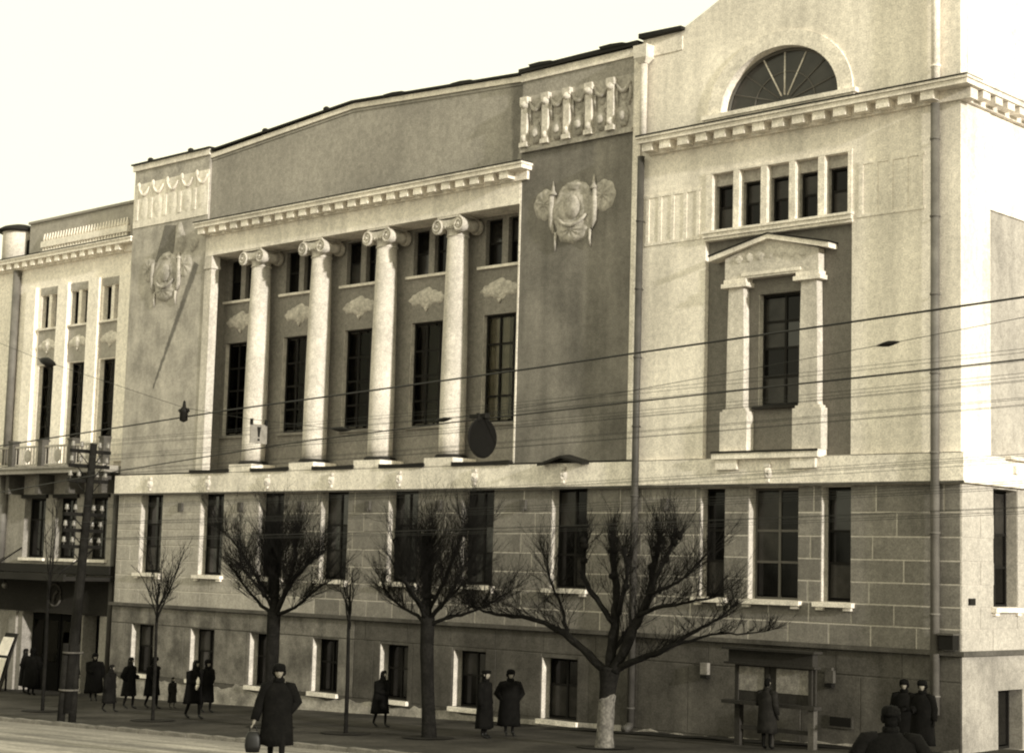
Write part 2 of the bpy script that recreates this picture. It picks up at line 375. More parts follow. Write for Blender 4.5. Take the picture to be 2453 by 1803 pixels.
# whitewashed, crumbling base strip with an uneven top edge
bs = MB(); n = 170; pts = []
tp = []; 
for i in range(n+1):
    x = BX0+.02+(BX1-BX0-.04)*i/n
    g = gz(x, 0); t = max(g+.16, .03+.22*noise.noise(Vector((x*.9, 0, 1)))+.12*noise.noise(Vector((x*4, 2, 1)))) if x < -30.5 else g+.03+.20*noise.noise(Vector((x*1.3, 5, 1)))
    tp.append((x, g-.3, t))
for a, c in zip(tp[:-1], tp[1:]):
    bs.add([(a[0], -.085, a[1]), (c[0], -.085, c[1]), (c[0], -.085, c[2]), (a[0], -.085, a[2]), (a[0], -.06, a[2]), (c[0], -.06, c[2])], [(0,1,2,3),(3,2,5,4)])
bs.build('base_strip', mt['base'], MBld)
for a, bb, c, d in bw_:
    q = MB(); q.box(a-.10, bb+.08, -.17, .06, c-.14, c-.01); q.build('basement_sill', mt['trim'], MBld)
    q = MB(); t_ = .012
    q.box(a+.001, a+t_, -.045, .36, c, d); q.build('window_reveal', mt['reveal'], MBld)   # limewashed jamb
for a, bb, c, d in gw:
    q = MB(); q.box(a+.001, a+.012, .006, .33, c+.001, d-.002); q.build('window_reveal', mt['reveal'], MBld)

# --- windows
def window(par, a, bb, c, d, y, cols, zs, curtain=0.0, fr=.06, m=None, side=False, x0=0):
    m = m or mt['frame']; w = MB(); bar = .035
    def bx(u0, u1, d0, d1, z0, z1):
        if side: w.box(x0-d1, x0-d0, u0, u1, z0, z1)
        else: w.box(u0, u1, y+d0, y+d1, z0, z1)
    bx(a, a+fr, 0, .07, c, d); bx(bb-fr, bb, 0, .07, c, d); bx(a+fr, bb-fr, 0, .07, d-fr, d); bx(a+fr, bb-fr, 0, .07, c, c+fr)
    for i in range(1, cols):
        x = a+(bb-a)*i/cols; bx(x-bar, x+bar, .004, .066, c+fr, d-fr)
    for z in zs: bx(a+fr, bb-fr, .012, .06, z-.03, z+.03)
    o = w.build('window', m, par)
    zz = [c+fr]+list(zs)+[d-fr]
    for i in range(cols):
        u0 = a+(bb-a)*i/cols+(fr if i == 0 else bar); u1 = a+(bb-a)*(i+1)/cols-(fr if i == cols-1 else bar)
        for z0, z1 in zip(zz[:-1], zz[1:]):
            loc = (x0-.04, (u0+u1)/2, (z0+z1)/2) if side else ((u0+u1)/2, y+.04+random.uniform(-.003, .003), (z0+z1)/2)
            dm = (.006, u1-u0, z1-z0-.06) if side else (u1-u0, .006, z1-z0-.06)
            p = piece('pane', dm, loc, mt['glass'] if curtain else random.choice((mt['darkglass'], mt['darkglass'], mt['darkglass2'], mt['darkglass3'])), None); setpar2(p, o)
    if curtain:
        for (s0, s1) in ((a+.02, a+(bb-a)*random.uniform(.40, .49)), (a+(bb-a)*random.uniform(.51, .58), bb-.02)):
            cu = MB(); n_ = 14; rg = []
            for zc in (c+.05, d-.05):
                rg.append([(s0+(s1-s0)*i/n_, y+.13+.03*math.sin(i*1.9), zc) for i in range(n_+1)])
            cu.add(rg[0]+rg[1], [(i, i+1, n_+2+i, n_+1+i) for i in range(n_)], 0, True)
            q = cu.build('curtain', mt['curtain'], None); setpar2(q, o)
    return o
for k, (a, bb, c, d) in enumerate(gw):
    wide = bb-a > 1.0
    window(MBld, a, bb, c, d, .30, 2 if wide else 1, (c+.95, c+1.75), 0, m=mt['framelight'] if k in (8,) else mt['frame'])
for a, bb, c, d in bw_: window(MBld, a, bb, c, d, .30, 2, ((c+d)/2+.1,), 0)

# --- band course, bosses
b = MB(); b.box(BX0-.12, BX1+.14, -.14, .10, 6.62, 7.32); b.build('band_course', mt['light'], MBld)
b = MB(); b.box(BX0-.14, BX1+.16, -.17, -.135, 6.60, 6.66); b.build('band_shadow_strip', mt['plinth'], MBld)  # dark strip along the band's foot stands for its shadow line
for x in (-53.04, -49.58, -46.28, -43.01, -39.79, -36.50, -32.94, -25.91):
    q = MB(); xx = X_(x, -.2); zc = 6.98 if x < -30 else 6.93
    q.relief(xx, zc, -.14, .13, .17, .14, None, lambda t, a: math.sqrt(max(0, 1-t*t))*(.8+.2*math.cos(3*a)), 5, 12, .15, x)
    q.box(xx-.09, xx+.09, -.22, -.14, zc+.15, zc+.24); q.box(xx-.05, xx+.05, -.21, -.14, zc-.24, zc-.15)
    q.build('corbel_head', mt['ornlight'], MBld)
# dark sheet-iron flashing on the band, with ragged edge; column pedestals between
cols = [X_(x, .5) for x in (-46.95, -43.77, -40.58, -37.38)]
edges = [-50.4]+[c for c in cols]+[-34.9]
for i in range(5):
    a, bb = edges[i]+(.62 if i else .0), edges[i+1]-(.62 if i < 4 else 0)
    q = MB(); q.prism([(a, 7.324), (bb, 7.324), (bb+.04, 7.40), (bb, 7.46), ((a+bb)/2, 7.43), (a, 7.45)], -.20, .0); q.build('iron_flashing', mt['roof'], MBld)
q = MB(); q.prism([(-54.9, 7.324), (-50.41, 7.324), (-50.41, 7.37), (-54.9, 7.37)], -.12, .0); q.build('iron_flashing', mt['roof'], MBld)
q = MB(); q.prism([(-34.89, 7.324), (-30.3, 7.324), (-30.3, 7.37), (-34.89, 7.37)], -.14, .0); q.build('iron_flashing', mt['roof'], MBld)
# little iron gable over the boss on the right wing
q = MB(); xx = X_(-32.9, -.25)
for s in (-1, 1):
    q.add([(xx, -.45, 7.52), (xx+s*.85, -.45, 7.30), (xx+s*.85, .0, 7.36), (xx, .0, 7.58), (xx, -.45, 7.46), (xx+s*.85, -.45, 7.24), (xx+s*.85, 0, 7.30), (xx, 0, 7.52)], [(0,1,2,3),(4,7,6,5),(0,4,5,1),(1,5,6,2)])
q.build('iron_hood', mt['roof'], MBld)

# --- left wing, right wing
LW0, LW1, RW0, RW1 = -54.9, -50.25, -34.88, -30.30
TOPW = 18.98
def wing(x0, x1, m, nm):
    b = MB(); b.box(x0, x1, 0, 6, 7.30, TOPW); b.build(nm, m, MBld)
wing(LW0, LW1, mt['wingl'], 'wing_wall'); wing(RW0, RW1, mt['wingr'], 'wing_wall')
b = MB(); b.box(RW0-.03, RW1+.02, -.07, .0, 18.78, TOPW+.04); b.build('parapet_band', mt['trim'], MBld)
b = MB(); b.box(LW0-.06, LW1+.03, -.09, .0, 18.80, TOPW+.04); b.build('parapet_band', mt['trim'], MBld)
b = MB(); b.box(-30.55, RW1+.03, -.05, .0, 7.33, 18.775); b.build('edge_pilaster', mt['light'], MBld)
b = MB(); b.box(RW0-.005, RW0+.05, -.02, .0, 7.33, 16.0); b.build('edge_strip', mt['light'], MBld)
# upper plain field and sculpted frieze on the right wing
par = MB(); par.box(RW0+.02, -30.56, -.04, .0, 16.66, 18.30); par.box(RW0+.02, -30.56, -.10, -.04, 16.60, 16.74); frz = par.build('frieze_panel', mt['ornament'], MBld)
px = [-34.68, -33.84, -33.0, -32.15, -31.33]
for k, x in enumerate(px):
    q = MB(); q.box(x-.10, x+.13, -.17, -.04, 16.78, 18.06); q.box(x-.13, x+.16, -.21, -.04, 18.06, 18.26)
    q.box(x-.14, x+.17, -.20, -.04, 16.745, 16.88); q.relief(x+.015, 18.02, -.17, .13, .12, .12, None, None, 4, 10, .3, k)
    q.relief(x+.015, 17.0, -.17, .10, .12, .08, None, None, 4, 10, .3, k+9)
    o = q.build('herm_pilaster', mt['ornlight'], None); setpar2(o, frz)
    xc = x+.44
    q = MB()
    sw = [(xc-.26+.52*t, -.10, 18.08-.26*math.sin(math.pi*t)) for t in [i/10 for i in range(11)]]
    q.tube(sw, [.03+.05*math.sin(math.pi*i/10) for i in range(11)], 7)
    q.lathe(xc, -.055, [(.02, 16.80), (.12, 16.82), (.16, 16.95), (.20, 17.12), (.17, 17.28), (.09, 17.38), (.13, 17.44), (.05, 17.5)], 12, .55)
    q.relief(xc, 17.1, -.13, .13, .16, .09, None, None, 4, 12, .4, k+3)
    for s in (-1, 1): q.tube([(xc+s*.22, -.07, 18.05), (xc+s*.25, -.08, 17.7), (xc+s*.20, -.07, 17.4)], [.03, .05, .02], 6)
    q.relief(xc, 17.72, -.04, .12, .18, .06, None, None, 4, 12, .5, k+5)
    o = q.build('urn_relief', mt['ornament'], None); setpar2(o, frz)
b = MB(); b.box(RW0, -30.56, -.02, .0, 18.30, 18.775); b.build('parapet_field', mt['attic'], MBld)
# left frieze: flattened, lime-clogged garlands
par = MB(); par.box(LW0+.02, LW1-.02, -.03, .0, 16.62, 18.28); frzl = par.build('frieze_panel', mt['light'], MBld)
for k in range(5):
    x = LW0+.30+k*.90; q = MB()
    q.box(x-.14, x+.02, -.05, -.03, 16.9, 18.28)
    sw = [(x+.05+.66*t, -.06, 18.10-.28*math.sin(math.pi*t)) for t in [i/10 for i in range(11)]]
    q.tube(sw, [.025+.035*math.sin(math.pi*i/10) for i in range(11)], 7)
    q.relief(x+.4, 17.3, -.03, .28, .45, .025, None, None, 4, 14, .6, k)
    q.relief(x+.02, 18.2, -.045, .12, .16, .05, None, None, 4, 10, .4, k)
    o = q.build('garland_relief', mt['light'], None); setpar2(o, frzl)
b = MB(); b.box(LW0+.02, LW1-.02, -.02, .0, 18.28, 18.79); b.build('parapet_field', mt['wingl'], MBld)

# cartouches
def cartouche(cx, m, seed, broken=False, sx=1.0):
    ct = MB(); ct.relief(cx, 14.62, 0, .84*sx, .84, .12, lambda a: 1+.05*math.cos(6*a), lambda t, a: (.75+.25*math.cos(t*13))*(1.05-.55*t), 12, 36, .18, seed)
    o = ct.build('cartouche', m, MBld)
    q = MB(); q.relief(cx, 14.72, -.08, .30*sx, .36, .10, None, None, 6, 18, .25, seed+2); p = q.build('medallion', m, None); setpar2(p, o)
    for s in (-1, 1):
        q = MB(); q.relief(cx+s*1.12*sx, 14.93, 0, .42*sx, .43, .08, lambda a: 1+.10*abs(math.cos(4*a)), lambda t, a: (1.05-.5*t)*(.8+.25*math.cos(9*a)), 7, 36, .12, seed+s)
        p = q.build('shell_fan', m, None); setpar2(p, o)
        if not (broken and s < 0):
            q = MB(); q.lathe(cx+s*.78*sx, -.05, [(.15, 15.16), (.12, 15.22), (.055, 15.30), (.05, 15.40), (.02, 15.52), (.005, 15.58)], 10, .6)
            p = q.build('finial', m, None); setpar2(p, o)
        q = MB(); q.tube([(cx+s*.82*sx, -.05, 15.15), (cx+s*.84*sx, -.05, 14.7), (cx+s*.82*sx, -.04, 14.25), (cx+s*.72*sx, -.05, 14.02)], [.07, .09, .08, .04], 8)
        p = q.build('side_scroll', m, None); setpar2(p, o)
        q = MB(); q.tube([(cx+s*.66*sx, -.03, 14.05), (cx+s*.66*sx, -.05, 13.75), (cx+s*.68*sx, -.03, 13.50)], [.05, .04, .02], 7)
        p = q.build('tassel', m, None); setpar2(p, o)
    q = MB(); q.relief(cx, 14.05, 0, .64*sx, .38, .16, lambda a: 1+.06*math.cos(8*a), lambda t, a: math.sqrt(max(0, 1-t*t))*(.85+.15*math.cos(10*a)), 8, 32, .15, seed+5)
    p = q.build('bowl', m, None); setpar2(p, o)
    q = MB(); q.tube([(cx-.55*sx, -.08, 14.45), (cx-.3*sx, -.12, 14.24), (cx, -.14, 14.16), (cx+.3*sx, -.12, 14.24), (cx+.55*sx, -.08, 14.45)], [.04, .06, .07, .06, .04], 8)
    p = q.build('swag', m, None); setpar2(p, o)
    q = MB(); q.relief(cx, 15.35, 0,   .34*sx, .16, .10, lambda a: 1+.12*math.cos(5*a), None, 5, 24, .25, seed+8)
    p = q.build('crest', m, None); setpar2(p, o)
cartouche(-32.74, mt['ornament'], 1.0)
cartouche(-52.60, mt['wingl'], 5.0, True, .98)
# dark plaster repair and upright scroll above the left cartouche
q = MB(); q.prism([(-53.35, 15.2), (-52.28, 15.22), (-52.20, 15.7), (-52.16, 16.45), (-52.85, 16.52), (-53.0, 16.1)], -.012, .0); q.build('plaster_patch', mt['patch'], MBld)
q = MB(); q.relief(-51.85, 15.85, 0, .30, .62, .12, lambda a: 1+.18*math.cos(3*a+.6), None, 6, 24, .4, 3); q.build('scroll_relief', mt['wingl'], MBld)
q = MB(); q.relief(-51.0, 15.7, 0, .26, .36, .10, lambda a: 1+.18*math.cos(3*a), None, 6, 24, .4, 6); q.build('scroll_relief', mt['wingl'], MBld)

# --- portico niche
NY = .90
wup = [(c-.88, c+.87, Z_(8.71, 0), Z_(12.03, 0)) for c in [-49.16, -45.93, -42.75, -39.50, -36.27]]
sup = []
for c in [-49.16, -45.93, -42.75, -39.50, -36.27]:
    sup += [(c-.87, c-.17, 13.55, 15.0), (c+.09, c+.79, 13.55, 15.0)]
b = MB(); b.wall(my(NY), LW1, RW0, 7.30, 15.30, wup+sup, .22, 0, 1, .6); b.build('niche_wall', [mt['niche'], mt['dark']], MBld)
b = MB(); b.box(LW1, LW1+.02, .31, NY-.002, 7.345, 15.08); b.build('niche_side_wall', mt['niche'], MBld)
b = MB(); b.box(LW1, RW0, .02, NY-.002, 7.30, 7.34); b.build('niche_floor', mt['light'], MBld)
for k, (a, bb, c, d) in enumerate(wup):
    window(MBld, a, bb, c, d, NY+.16, 3, (c+.82, c+1.62, c+2.42), 1, .07)
    q = MB(); q.box(a-.06, bb+.06, NY-.10, NY+.1, c-.09, c-.005); q.build('window_sill', mt['niche'], MBld)
    q = MB(); q.box(a+.001, a+.012, NY+.006, NY+.155, c+.002, d-.002); q.build('window_reveal', mt['reveal'], MBld)
for k, (a, bb, c, d) in enumerate(sup):
    window(MBld, a, bb, c, d, NY+.16, 1, ((c+d)/2,), 0, .05)
for c in [-49.16, -45.93, -42.75, -39.50, -36.27]:
    q = MB(); q.box(c-1.15, c+1.0, NY-.09, NY-.001, 13.46, 13.545); q.build('string_sill', mt['trim'], MBld)
# cloud-shaped reliefs between the windows
OM = None
def cloud(x, z, y, par, m, s=1.0):
    q = MB(); cx = x
    q.relief(x, z, y, .36*s, .34*s, .09, lambda a: 1+.06*math.cos(5*a), None, 6, 24, .35, 2)
    q.relief(x, z, y-.05, .18*s, .22*s, .06, None, None, 5, 14, .3, 7)
    for sd in (-1, 1):
        q.relief(x+sd*.42*s, z-.03, y, .40*s, .19*s, .06, lambda a: 1+.12*math.cos(6*a), None, 6, 24, .35, 4+sd)
        q.relief(x+sd*.30*s, z+.08, y, .24*s, .16*s, .06, None, None, 5, 16, .35, 9+sd)
    q.lathe(x, y-.02, [(.07*s, z-.30*s), (.10*s, z-.33*s), (.05*s, z-.40*s), (.01, z-.45*s)], 8, .6)
    return q.build('cloud_relief', m, par)
for c in [-49.25, -46.0, -42.93, -39.72, -36.50]: cloud(c+.02, 12.80, NY, MBld, mt['cloud'], 1.0)
# end pilaster (anta) at the left of the columns
b = MB(); b.box(-50.249, -49.86, -.03, .30, 7.46, 14.62); b.box(-50.247, -49.80, -.08, .34, 14.62, 14.72); b.box(-50.247, -49.84, -.05, .32, 14.72, 15.08); b.box(-50.248, -49.78, -.08, .36, 7.33, 7.46); b.build('end_pilaster', mt['column'], MBld)

# --- ionic columns
def ionic(cx):
    cy = .42
    q = MB(); prof = []
    for i in range(13):
        t = i/12; prof.append((.405-.075*t**1.6+.012*math.sin(math.pi*t), 7.72+(14.45-7.72)*t))
    q.lathe(cx, cy, prof, 28)
    o = q.build('column', mt['column'], MBld)
    q = MB(); q.box(cx-.62, cx+.62, cy-.56, cy+.46, 7.34, 7.60); p = q.build('pedestal', mt['light'], None); setpar2(p, o)
    q = MB(); q.lathe(cx, cy, [(.50, 7.60), (.52, 7.66), (.46, 7.72)], 24); p = q.build('base_moulding', mt['roof'], None); setpar2(p, o)
    q = MB(); q.lathe(cx, cy, [(.33, 14.45), (.36, 14.47), (.36, 14.51), (.335, 14.53), (.34, 14.62), (.42, 14.72), (.40, 14.80)], 24)
    q.box(cx-.50, cx+.50, cy-.44, cy+.40, 15.02, 15.09)
    # volute cushions: rolled scrolls front to back, with saddle between
    for s in (-1, 1):
        xs = cx+s*.47
        for yy0, yy1 in ((cy-.46, cy-.30), (cy+.26, cy+.40)):
            n = 22; rings = []
            for y in (yy0, yy1): rings.append([(xs+.235*math.cos(2*math.pi*i/n), y, 14.78+.235*math.sin(2*math.pi*i/n)) for i in range(n)])
            q.loft(rings, True, 0, False)
        n = 18
        q.loft([[(xs+rd*math.cos(2*math.pi*i/n), y, 14.78+rd*math.sin(2*math.pi*i/n)) for i in range(n)] for y, rd in ((cy-.31, .22), (cy-.12, .16), (cy+.08, .16), (cy+.27, .22))], True, 0, True)
        # spiral rib on the front of each volute
        sp = []
        for i in range(40):
            t = i/39; a = s*(-math.pi/2+t*4.2*math.pi)*-1; rd = .205*(1-t)+.03
            sp.append((xs+rd*math.cos(a), cy-.475, 14.78+rd*math.sin(a)))
        q.tube(sp, [.035*(1-.5*i/39) for i in range(40)], 6)
        q.relief(xs, 14.78, cy-.46, .06, .06, .06, None, None, 3, 10, 0)
    top = [(cx-.47+.94*i/12, 15.0-.05*math.sin(math.pi*i/12)) for i in range(13)]; bot = [(cx-.36+.72*i/12, 14.84-.10*math.sin(math.pi*i/12)) for i in range(13)]
    q.prism(bot+top[::-1], cy-.45, cy+.38)
    for k in range(5): q.relief(cx-.26+.13*k, 14.74, cy-.40, .055, .075, .07, None, None, 3, 8, 0)
    p = q.build('capital', mt['column'], None); setpar2(p, o)
for c in cols: ionic(c)

# --- entablature, cornice with dentils
def cornice(x0, x1, z0, z1, proj, dw, dp, par, m, yb=0.0, ret=True):
    h = z1-z0; c = MB()
    c.box(x0, x1, yb-proj, yb+.3, z0+.50*h, z1-.06)
    c.box(x0-.04, x1+.04, yb-proj-.05, yb+.3, z1-.06, z1)
    c.box(x0+.1, x1-.1, yb-.10, yb+.25, z0-.08, z0+.50*h-.001)
    o = c.build('cornice', m, par)
    c2 = MB(); c2.box(x0-.02, x1+.02, yb-proj-.07, yb+.3, z1+.002, z1+.035); p = c2.build('cornice_flashing', mt['roof'], None); setpar2(p, o)
    n = max(1, int((x1-x0-.2)/dp)); 
    for i in range(n):
        xx = x0+.12+dp*i
        p = piece('dentil', (dw, proj*.86-.10, .58*h), (xx+dw/2, yb-.10-(proj*.86-.10)/2, z0+.205*h), m, None); setpar2(p, o)
    return o
b = MB(); b.box(LW1+.001, RW0-.001, -.03, NY+.2, 15.09, 15.80); b.box(LW1+.001, RW0-.001, -.06, 0, 15.80, 15.86); b.build('entablature', mt['light'], MBld)
cornice(-50.40, -34.44, 15.86, 16.24, .46, .36, .62, MBld, mt['trim'])
# attic with a low gable
AY = .07
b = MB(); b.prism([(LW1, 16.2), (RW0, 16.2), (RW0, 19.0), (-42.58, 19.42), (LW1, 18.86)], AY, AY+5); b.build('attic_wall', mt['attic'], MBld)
def strip(p0, p1, th, y0, y1, nm, m):
    q = MB(); q.prism([(p0[0], p0[1]), (p1[0], p1[1]), (p1[0], p1[1]+th), (p0[0], p0[1]+th)], y0, y1); return q.build(nm, m, MBld)
for p0, p1 in (((LW1, 18.68), (-42.58, 19.25)), ((-42.58, 19.25), (RW0, 18.83))):
    strip(p0, p1, .17, AY-.07, AY-.001, 'attic_coping', mt['light'])
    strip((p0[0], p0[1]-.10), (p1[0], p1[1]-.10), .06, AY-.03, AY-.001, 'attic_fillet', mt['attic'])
# ------- roofs (dark sheet iron edge, standing seams and battered lumps)
def roof(pts, y0, back, rise, th=.09):
    q = MB()
    for a, c in zip(pts[:-1], pts[1:]):
        q.add([(a[0], y0, a[1]), (c[0], y0, c[1]), (c[0], back, c[1]+rise), (a[0], back, a[1]+rise),
               (a[0], y0, a[1]+th), (c[0], y0, c[1]+th), (c[0], back, c[1]+rise+th), (a[0], back, a[1]+rise+th)],
              [(0,3,2,1),(4,5,6,7),(0,1,5,4),(1,2,6,5),(2,3,7,6),(3,0,4,7)])
    return q.build('roof', mt['roof'], MBld)
r1 = roof([(LW0-.12, 19.025), (LW1+.1, 19.025)], -.16, 7, .25, .05)
r2_ = roof([(LW1+.1, 18.92), (-42.58, 19.44), (RW0-.05, 19.02)], AY-.16, 7, .25, .07)
r3 = roof([(RW0-.05, 19.025), (-32.5, 19.05), (RW1-.05, 19.05)], -.18, 7, .25, .13)
for (x, z, par) in ((-53.9, 19.05, r1), (-51.4, 19.05, r1), (-47.3, 19.18, r2_), (-44.05, 19.42, r2_)):
    q = MB(); q.lathe(x, -.05 if x < -50.4 else .1, [(.11, z), (.12, z+.09), (.08, z+.14), (.02, z+.165)], 10)
    p = q.build('roof_cap', mt['roof'], None); setpar2(p, par)
for (x, z, par, y) in ((-40.7, 19.40, r2_, .0), (-37.6, 19.23, r2_, .0), (-34.1, 19.15, r3, -.2), (-31.35, 19.17, r3, -.2)):
    q = MB(); q.prism([(x-.35, z-.02), (x+.75, z-.04), (x+.45, z+.05), (x+.0, z+.085), (x-.42, z+.075)], y, y+.8); p = q.build('roof_hatch', mt['roof'], None); setpar2(p, par)

# ================================================================== PAVILION (right end)
PX0, PX1 = -30.28, BX1
# main wall with recess
REC = (-27.98, -23.41, 7.34, 13.18)
stops = []
for i in range(5):
    rr = -27.09+.888*i; stops.append((rr-.66, rr, 13.46, 15.0))
b = MB(); b.wall(my(0), PX0, PX1, 7.30, 16.0, [REC]+stops, .15, 0, None)
b.build('pavilion_wall', [mt['light']], MBld)
b = MB(); b.wall(my(.15), REC[0], REC[1], REC[2], REC[3], [(-26.32, -24.89, 8.67, 11.62)], .24, 0, 1)
b.build('recess_wall', [mt['recess'], mt['dark']], MBld)
for a, bb, c, d in stops:
    b = MB(); b.wall(my(.15), a, bb, c, d, [(a+.002, bb-.002, c+.001, 14.69)], .2, 0, 1); b.build('opening_lining', [mt['ornament'], mt['dark']], MBld)
    window(MBld, a+.02, bb-.02, c+.02, 14.68, .26, 1, (14.1,), 0, .05)
# frame round the strip of five openings
b = MB(); b.box(-28.02, -23.38, -.10, .0, 13.27, 13.45); b.box(-28.05, -23.35, -.14, .0, 13.38, 13.445); b.box(-28.02, -23.38, -.05, -.0, 13.19, 13.265); b.build('strip_ledge', mt['trim'], MBld)
b = MB(); b.box(-28.0, -23.40, -.035, .0, 15.01, 15.07); b.build('strip_head', mt['trim'], MBld)
for i in range(6):
    x0 = -27.98 if i == 0 else -27.09+.888*(i-1)+.015; x1 = (-27.09+.888*i-.675) if i < 5 else -23.41
    if x1-x0 > .05:
        b = MB(); b.box(x0, x1, -.03, .0, 13.452, 15.005); b.build('strip_pier', mt['trim'], MBld)
# faded blind panels either side
for xa, xb in ((-30.0, -28.25), (-23.15, -21.45)):
    n = 4; w = (xb-xa)/n
    for i in range(n+1):
        q = MB(); xx = xa+w*i; q.box(xx-.06, xx+.06, -.018, .0, 13.36, 14.62); q.build('faded_strip', mt['light'], MBld)
    q = MB(); q.box(xa-.1, xb+.1, -.022, .0, 14.62, 14.70); q.build('faded_strip', mt['light'], MBld)
    q = MB(); q.box(xa-.1, xb+.1, -.022, .0, 13.28, 13.36); q.build('faded_strip', mt['light'], MBld)
# aedicule: pedestals, columns, entablature, pediment, bracketed shelf
AC = -25.79
q = MB(); q.box(AC-1.68, AC+1.60, -.30, .14, 7.30, 7.50); aed = q.build('aedicule_shelf', mt['trim'], MBld)
q = MB(); q.box(AC-1.69, AC+1.61, -.33, -.295, 7.455, 7.505); q.build('shelf_flashing', mt['roof'], MBld)
for xa, xb in ((-27.38, -26.70), (-25.04, -24.30)):
    q = MB(); q.box(xa, xb, -.24, -.141, 7.03, 7.295); q.build('shelf_bracket', mt['trim'], MBld)
for cx in (-26.87, -24.60):
    q = MB(); q.box(cx-.43, cx+.43, -.18, .14, 7.505, 8.55); q.box(cx-.37, cx+.37, -.14, .14, 8.55, 8.62); q.build('aedicule_pedestal', mt['column'], MBld)
    q = MB(); q.loft([[(cx+sx*w, yy, z) for sx, yy in ((-1, -.12), (1, -.12), (1, .14), (-1, .14))] for z, w in ((8.62, .30), (8.70, .275), (10.4, .265), (11.82, .235))], True, 0, False); q.build('aedicule_pilaster', mt['column'], MBld)
    q = MB(); q.box(cx-.42, cx+.40, -.22, .14, 11.82, 11.93); q.box(cx-.36, cx+.34, -.18, .14, 11.93, 12.04); q.build('aedicule_capital', mt['trim'], MBld)
q = MB(); q.box(AC-1.44, AC+1.48, -.13, .14, 12.04, 12.62); ent = q.build('aedicule_entablature', mt['column'], MBld)
q = MB(); q.box(AC-.9, AC+.95, -.15, -.129, 12.10, 12.18); q.build('aedicule_moulding', mt['trim'], MBld)
q = MB(); q.prism([(AC-1.44, 12.621), (AC+1.48, 12.621), (AC, 13.02)], -.12, .14); q.build('tympanum', mt['column'], MBld)
for k in range(7):
    q = MB(); t = (k-3)/3; q.relief(AC+t*1.0, 12.55+.10*(1-abs(t)), -.128, .17, .11+.05*(1-abs(t)), .035, lambda a: 1+.15*math.cos(4*a), None, 4, 14, .4, k); p = q.build('leaf_relief', mt['column'], None); setpar2(p, ent)
for s in (-1, 1):
    q = MB(); e = 1.86; ph = .27
    q.prism([(AC, 13.00), (AC, 13.12), (AC+s*e, 12.70), (AC+s*e, 12.57)] if s < 0 else [(AC, 13.12), (AC, 13.00), (AC+s*e, 12.57), (AC+s*e, 12.70)], -ph, .14)
    q.build('raking_cornice', mt['trim'], MBld)
    q = MB(); q.prism([(AC, 13.122), (AC, 13.16), (AC+s*(e+.03), 12.74), (AC+s*(e+.03), 12.702)] if s < 0 else [(AC, 13.16), (AC, 13.122), (AC+s*(e+.03), 12.702), (AC+s*(e+.03), 12.74)], -ph-.03, .14)
    q.build('pediment_flashing', mt['roof'], MBld)
window(MBld, -26.32, -24.89, 8.67, 11.62, .34, 2, (9.45, 10.2, 10.9), 0, .07)
q = MB(); q.box(-26.319, -26.308, .155, .335, 8.672, 11.618); q.build('window_reveal', mt['reveal'], MBld)
q = MB(); q.box(-26.42, -24.82, .0, .3, 8.60, 8.668); q.build('window_sill', mt['roof'], MBld)
# big cornice
cornice(PX0+.22, PX1+.42, 15.90, 16.28, .46, .36, .62, MBld, mt['trim'])
c = MB(); c.box(PX1-.2, PX1+.417, .302, 14, 16.093, 16.222); c.box(PX1-.2, PX1+.458, .302, 14, 16.2225, 16.277); c.box(PX1-.2, PX1+.10, .252, 14, 15.823, 16.092)
co = c.build('cornice', mt['trim'], MBld)
for i in range(20):
    p = piece('dentil_return', (.28, .36, .175), (PX1+.24, .58+.62*i, 15.99), mt['trim'], None); setpar2(p, co)
# gable wall with lunette above the cornice
LCX, LZ = -25.66, 16.62
def arch(rx, rz, n=28): return [(LCX+rx*math.cos(math.pi*i/n), LZ+rz*math.sin(math.pi*i/n)) for i in range(n+1)]
inner = arch(1.84, 1.52); outer = arch(2.28, 1.93)
cur = [(-28.85+3.4*(i/10), 19.20+2.6*(i/10)**1.25) for i in range(0, 11)]
def gtop(x):
    if x <= -28.85: return 19.20
    if x >= -25.45: return 20.9+.3*min(1, (x+25.45)/1.0)
    return 19.28+1.62*((x+28.85)/3.4)**1.05 if x < -25.46 else 20.9
def gbot(x):
    d = (x-LCX)/1.84
    return LZ+1.52*math.sqrt(max(0, 1-d*d)) if abs(d) < 1 else 16.27
xs = sorted({PX0, PX1, -28.8501, *[p[0] for p in cur[:-1]], *[p[0] for p in inner], -25.46, -25.45})
q = MB()
for xa, xb in zip(xs[:-1], xs[1:]):
    if xb-xa < 1e-4: continue
    e = 1e-5; za, zb, ta, tb = gbot(xa+e), gbot(xb-e), gtop(xa+e), gtop(xb-e)
    q.add([(xa, 0, za), (xb, 0, zb), (xb, 0, tb), (xa, 0, ta), (xa, .35, za), (xb, .35, zb), (xb, .35, tb), (xa, .35, ta)], [(0,1,2,3), (5,4,7,6), (0,4,5,1), (3,2,6,7)])
q.build('gable_wall', mt['light'], MBld)
q = MB()
for i in range(len(inner)-1):
    a, bb, c_, d_ = inner[i], inner[i+1], outer[i], outer[i+1]
    q.add([(a[0], -.06, a[1]), (bb[0], -.06, bb[1]), (d_[0], -.06, d_[1]), (c_[0], -.06, c_[1]), (a[0], -.002, a[1]), (bb[0], -.002, bb[1]), (d_[0], 0, d_[1]), (c_[0], 0, c_[1])], [(0,3,2,1),(0,1,5,4),(3,7,6,2)])
q.build('arch_surround', mt['trim'], MBld)
q = MB(); q.box(LCX-2.42, LCX+2.42, -.16, .30, 16.50, 16.615); q.box(LCX-2.34, LCX+2.34, -.10, .30, 16.36, 16.499); q.build('lunette_sill', mt['trim'], MBld)
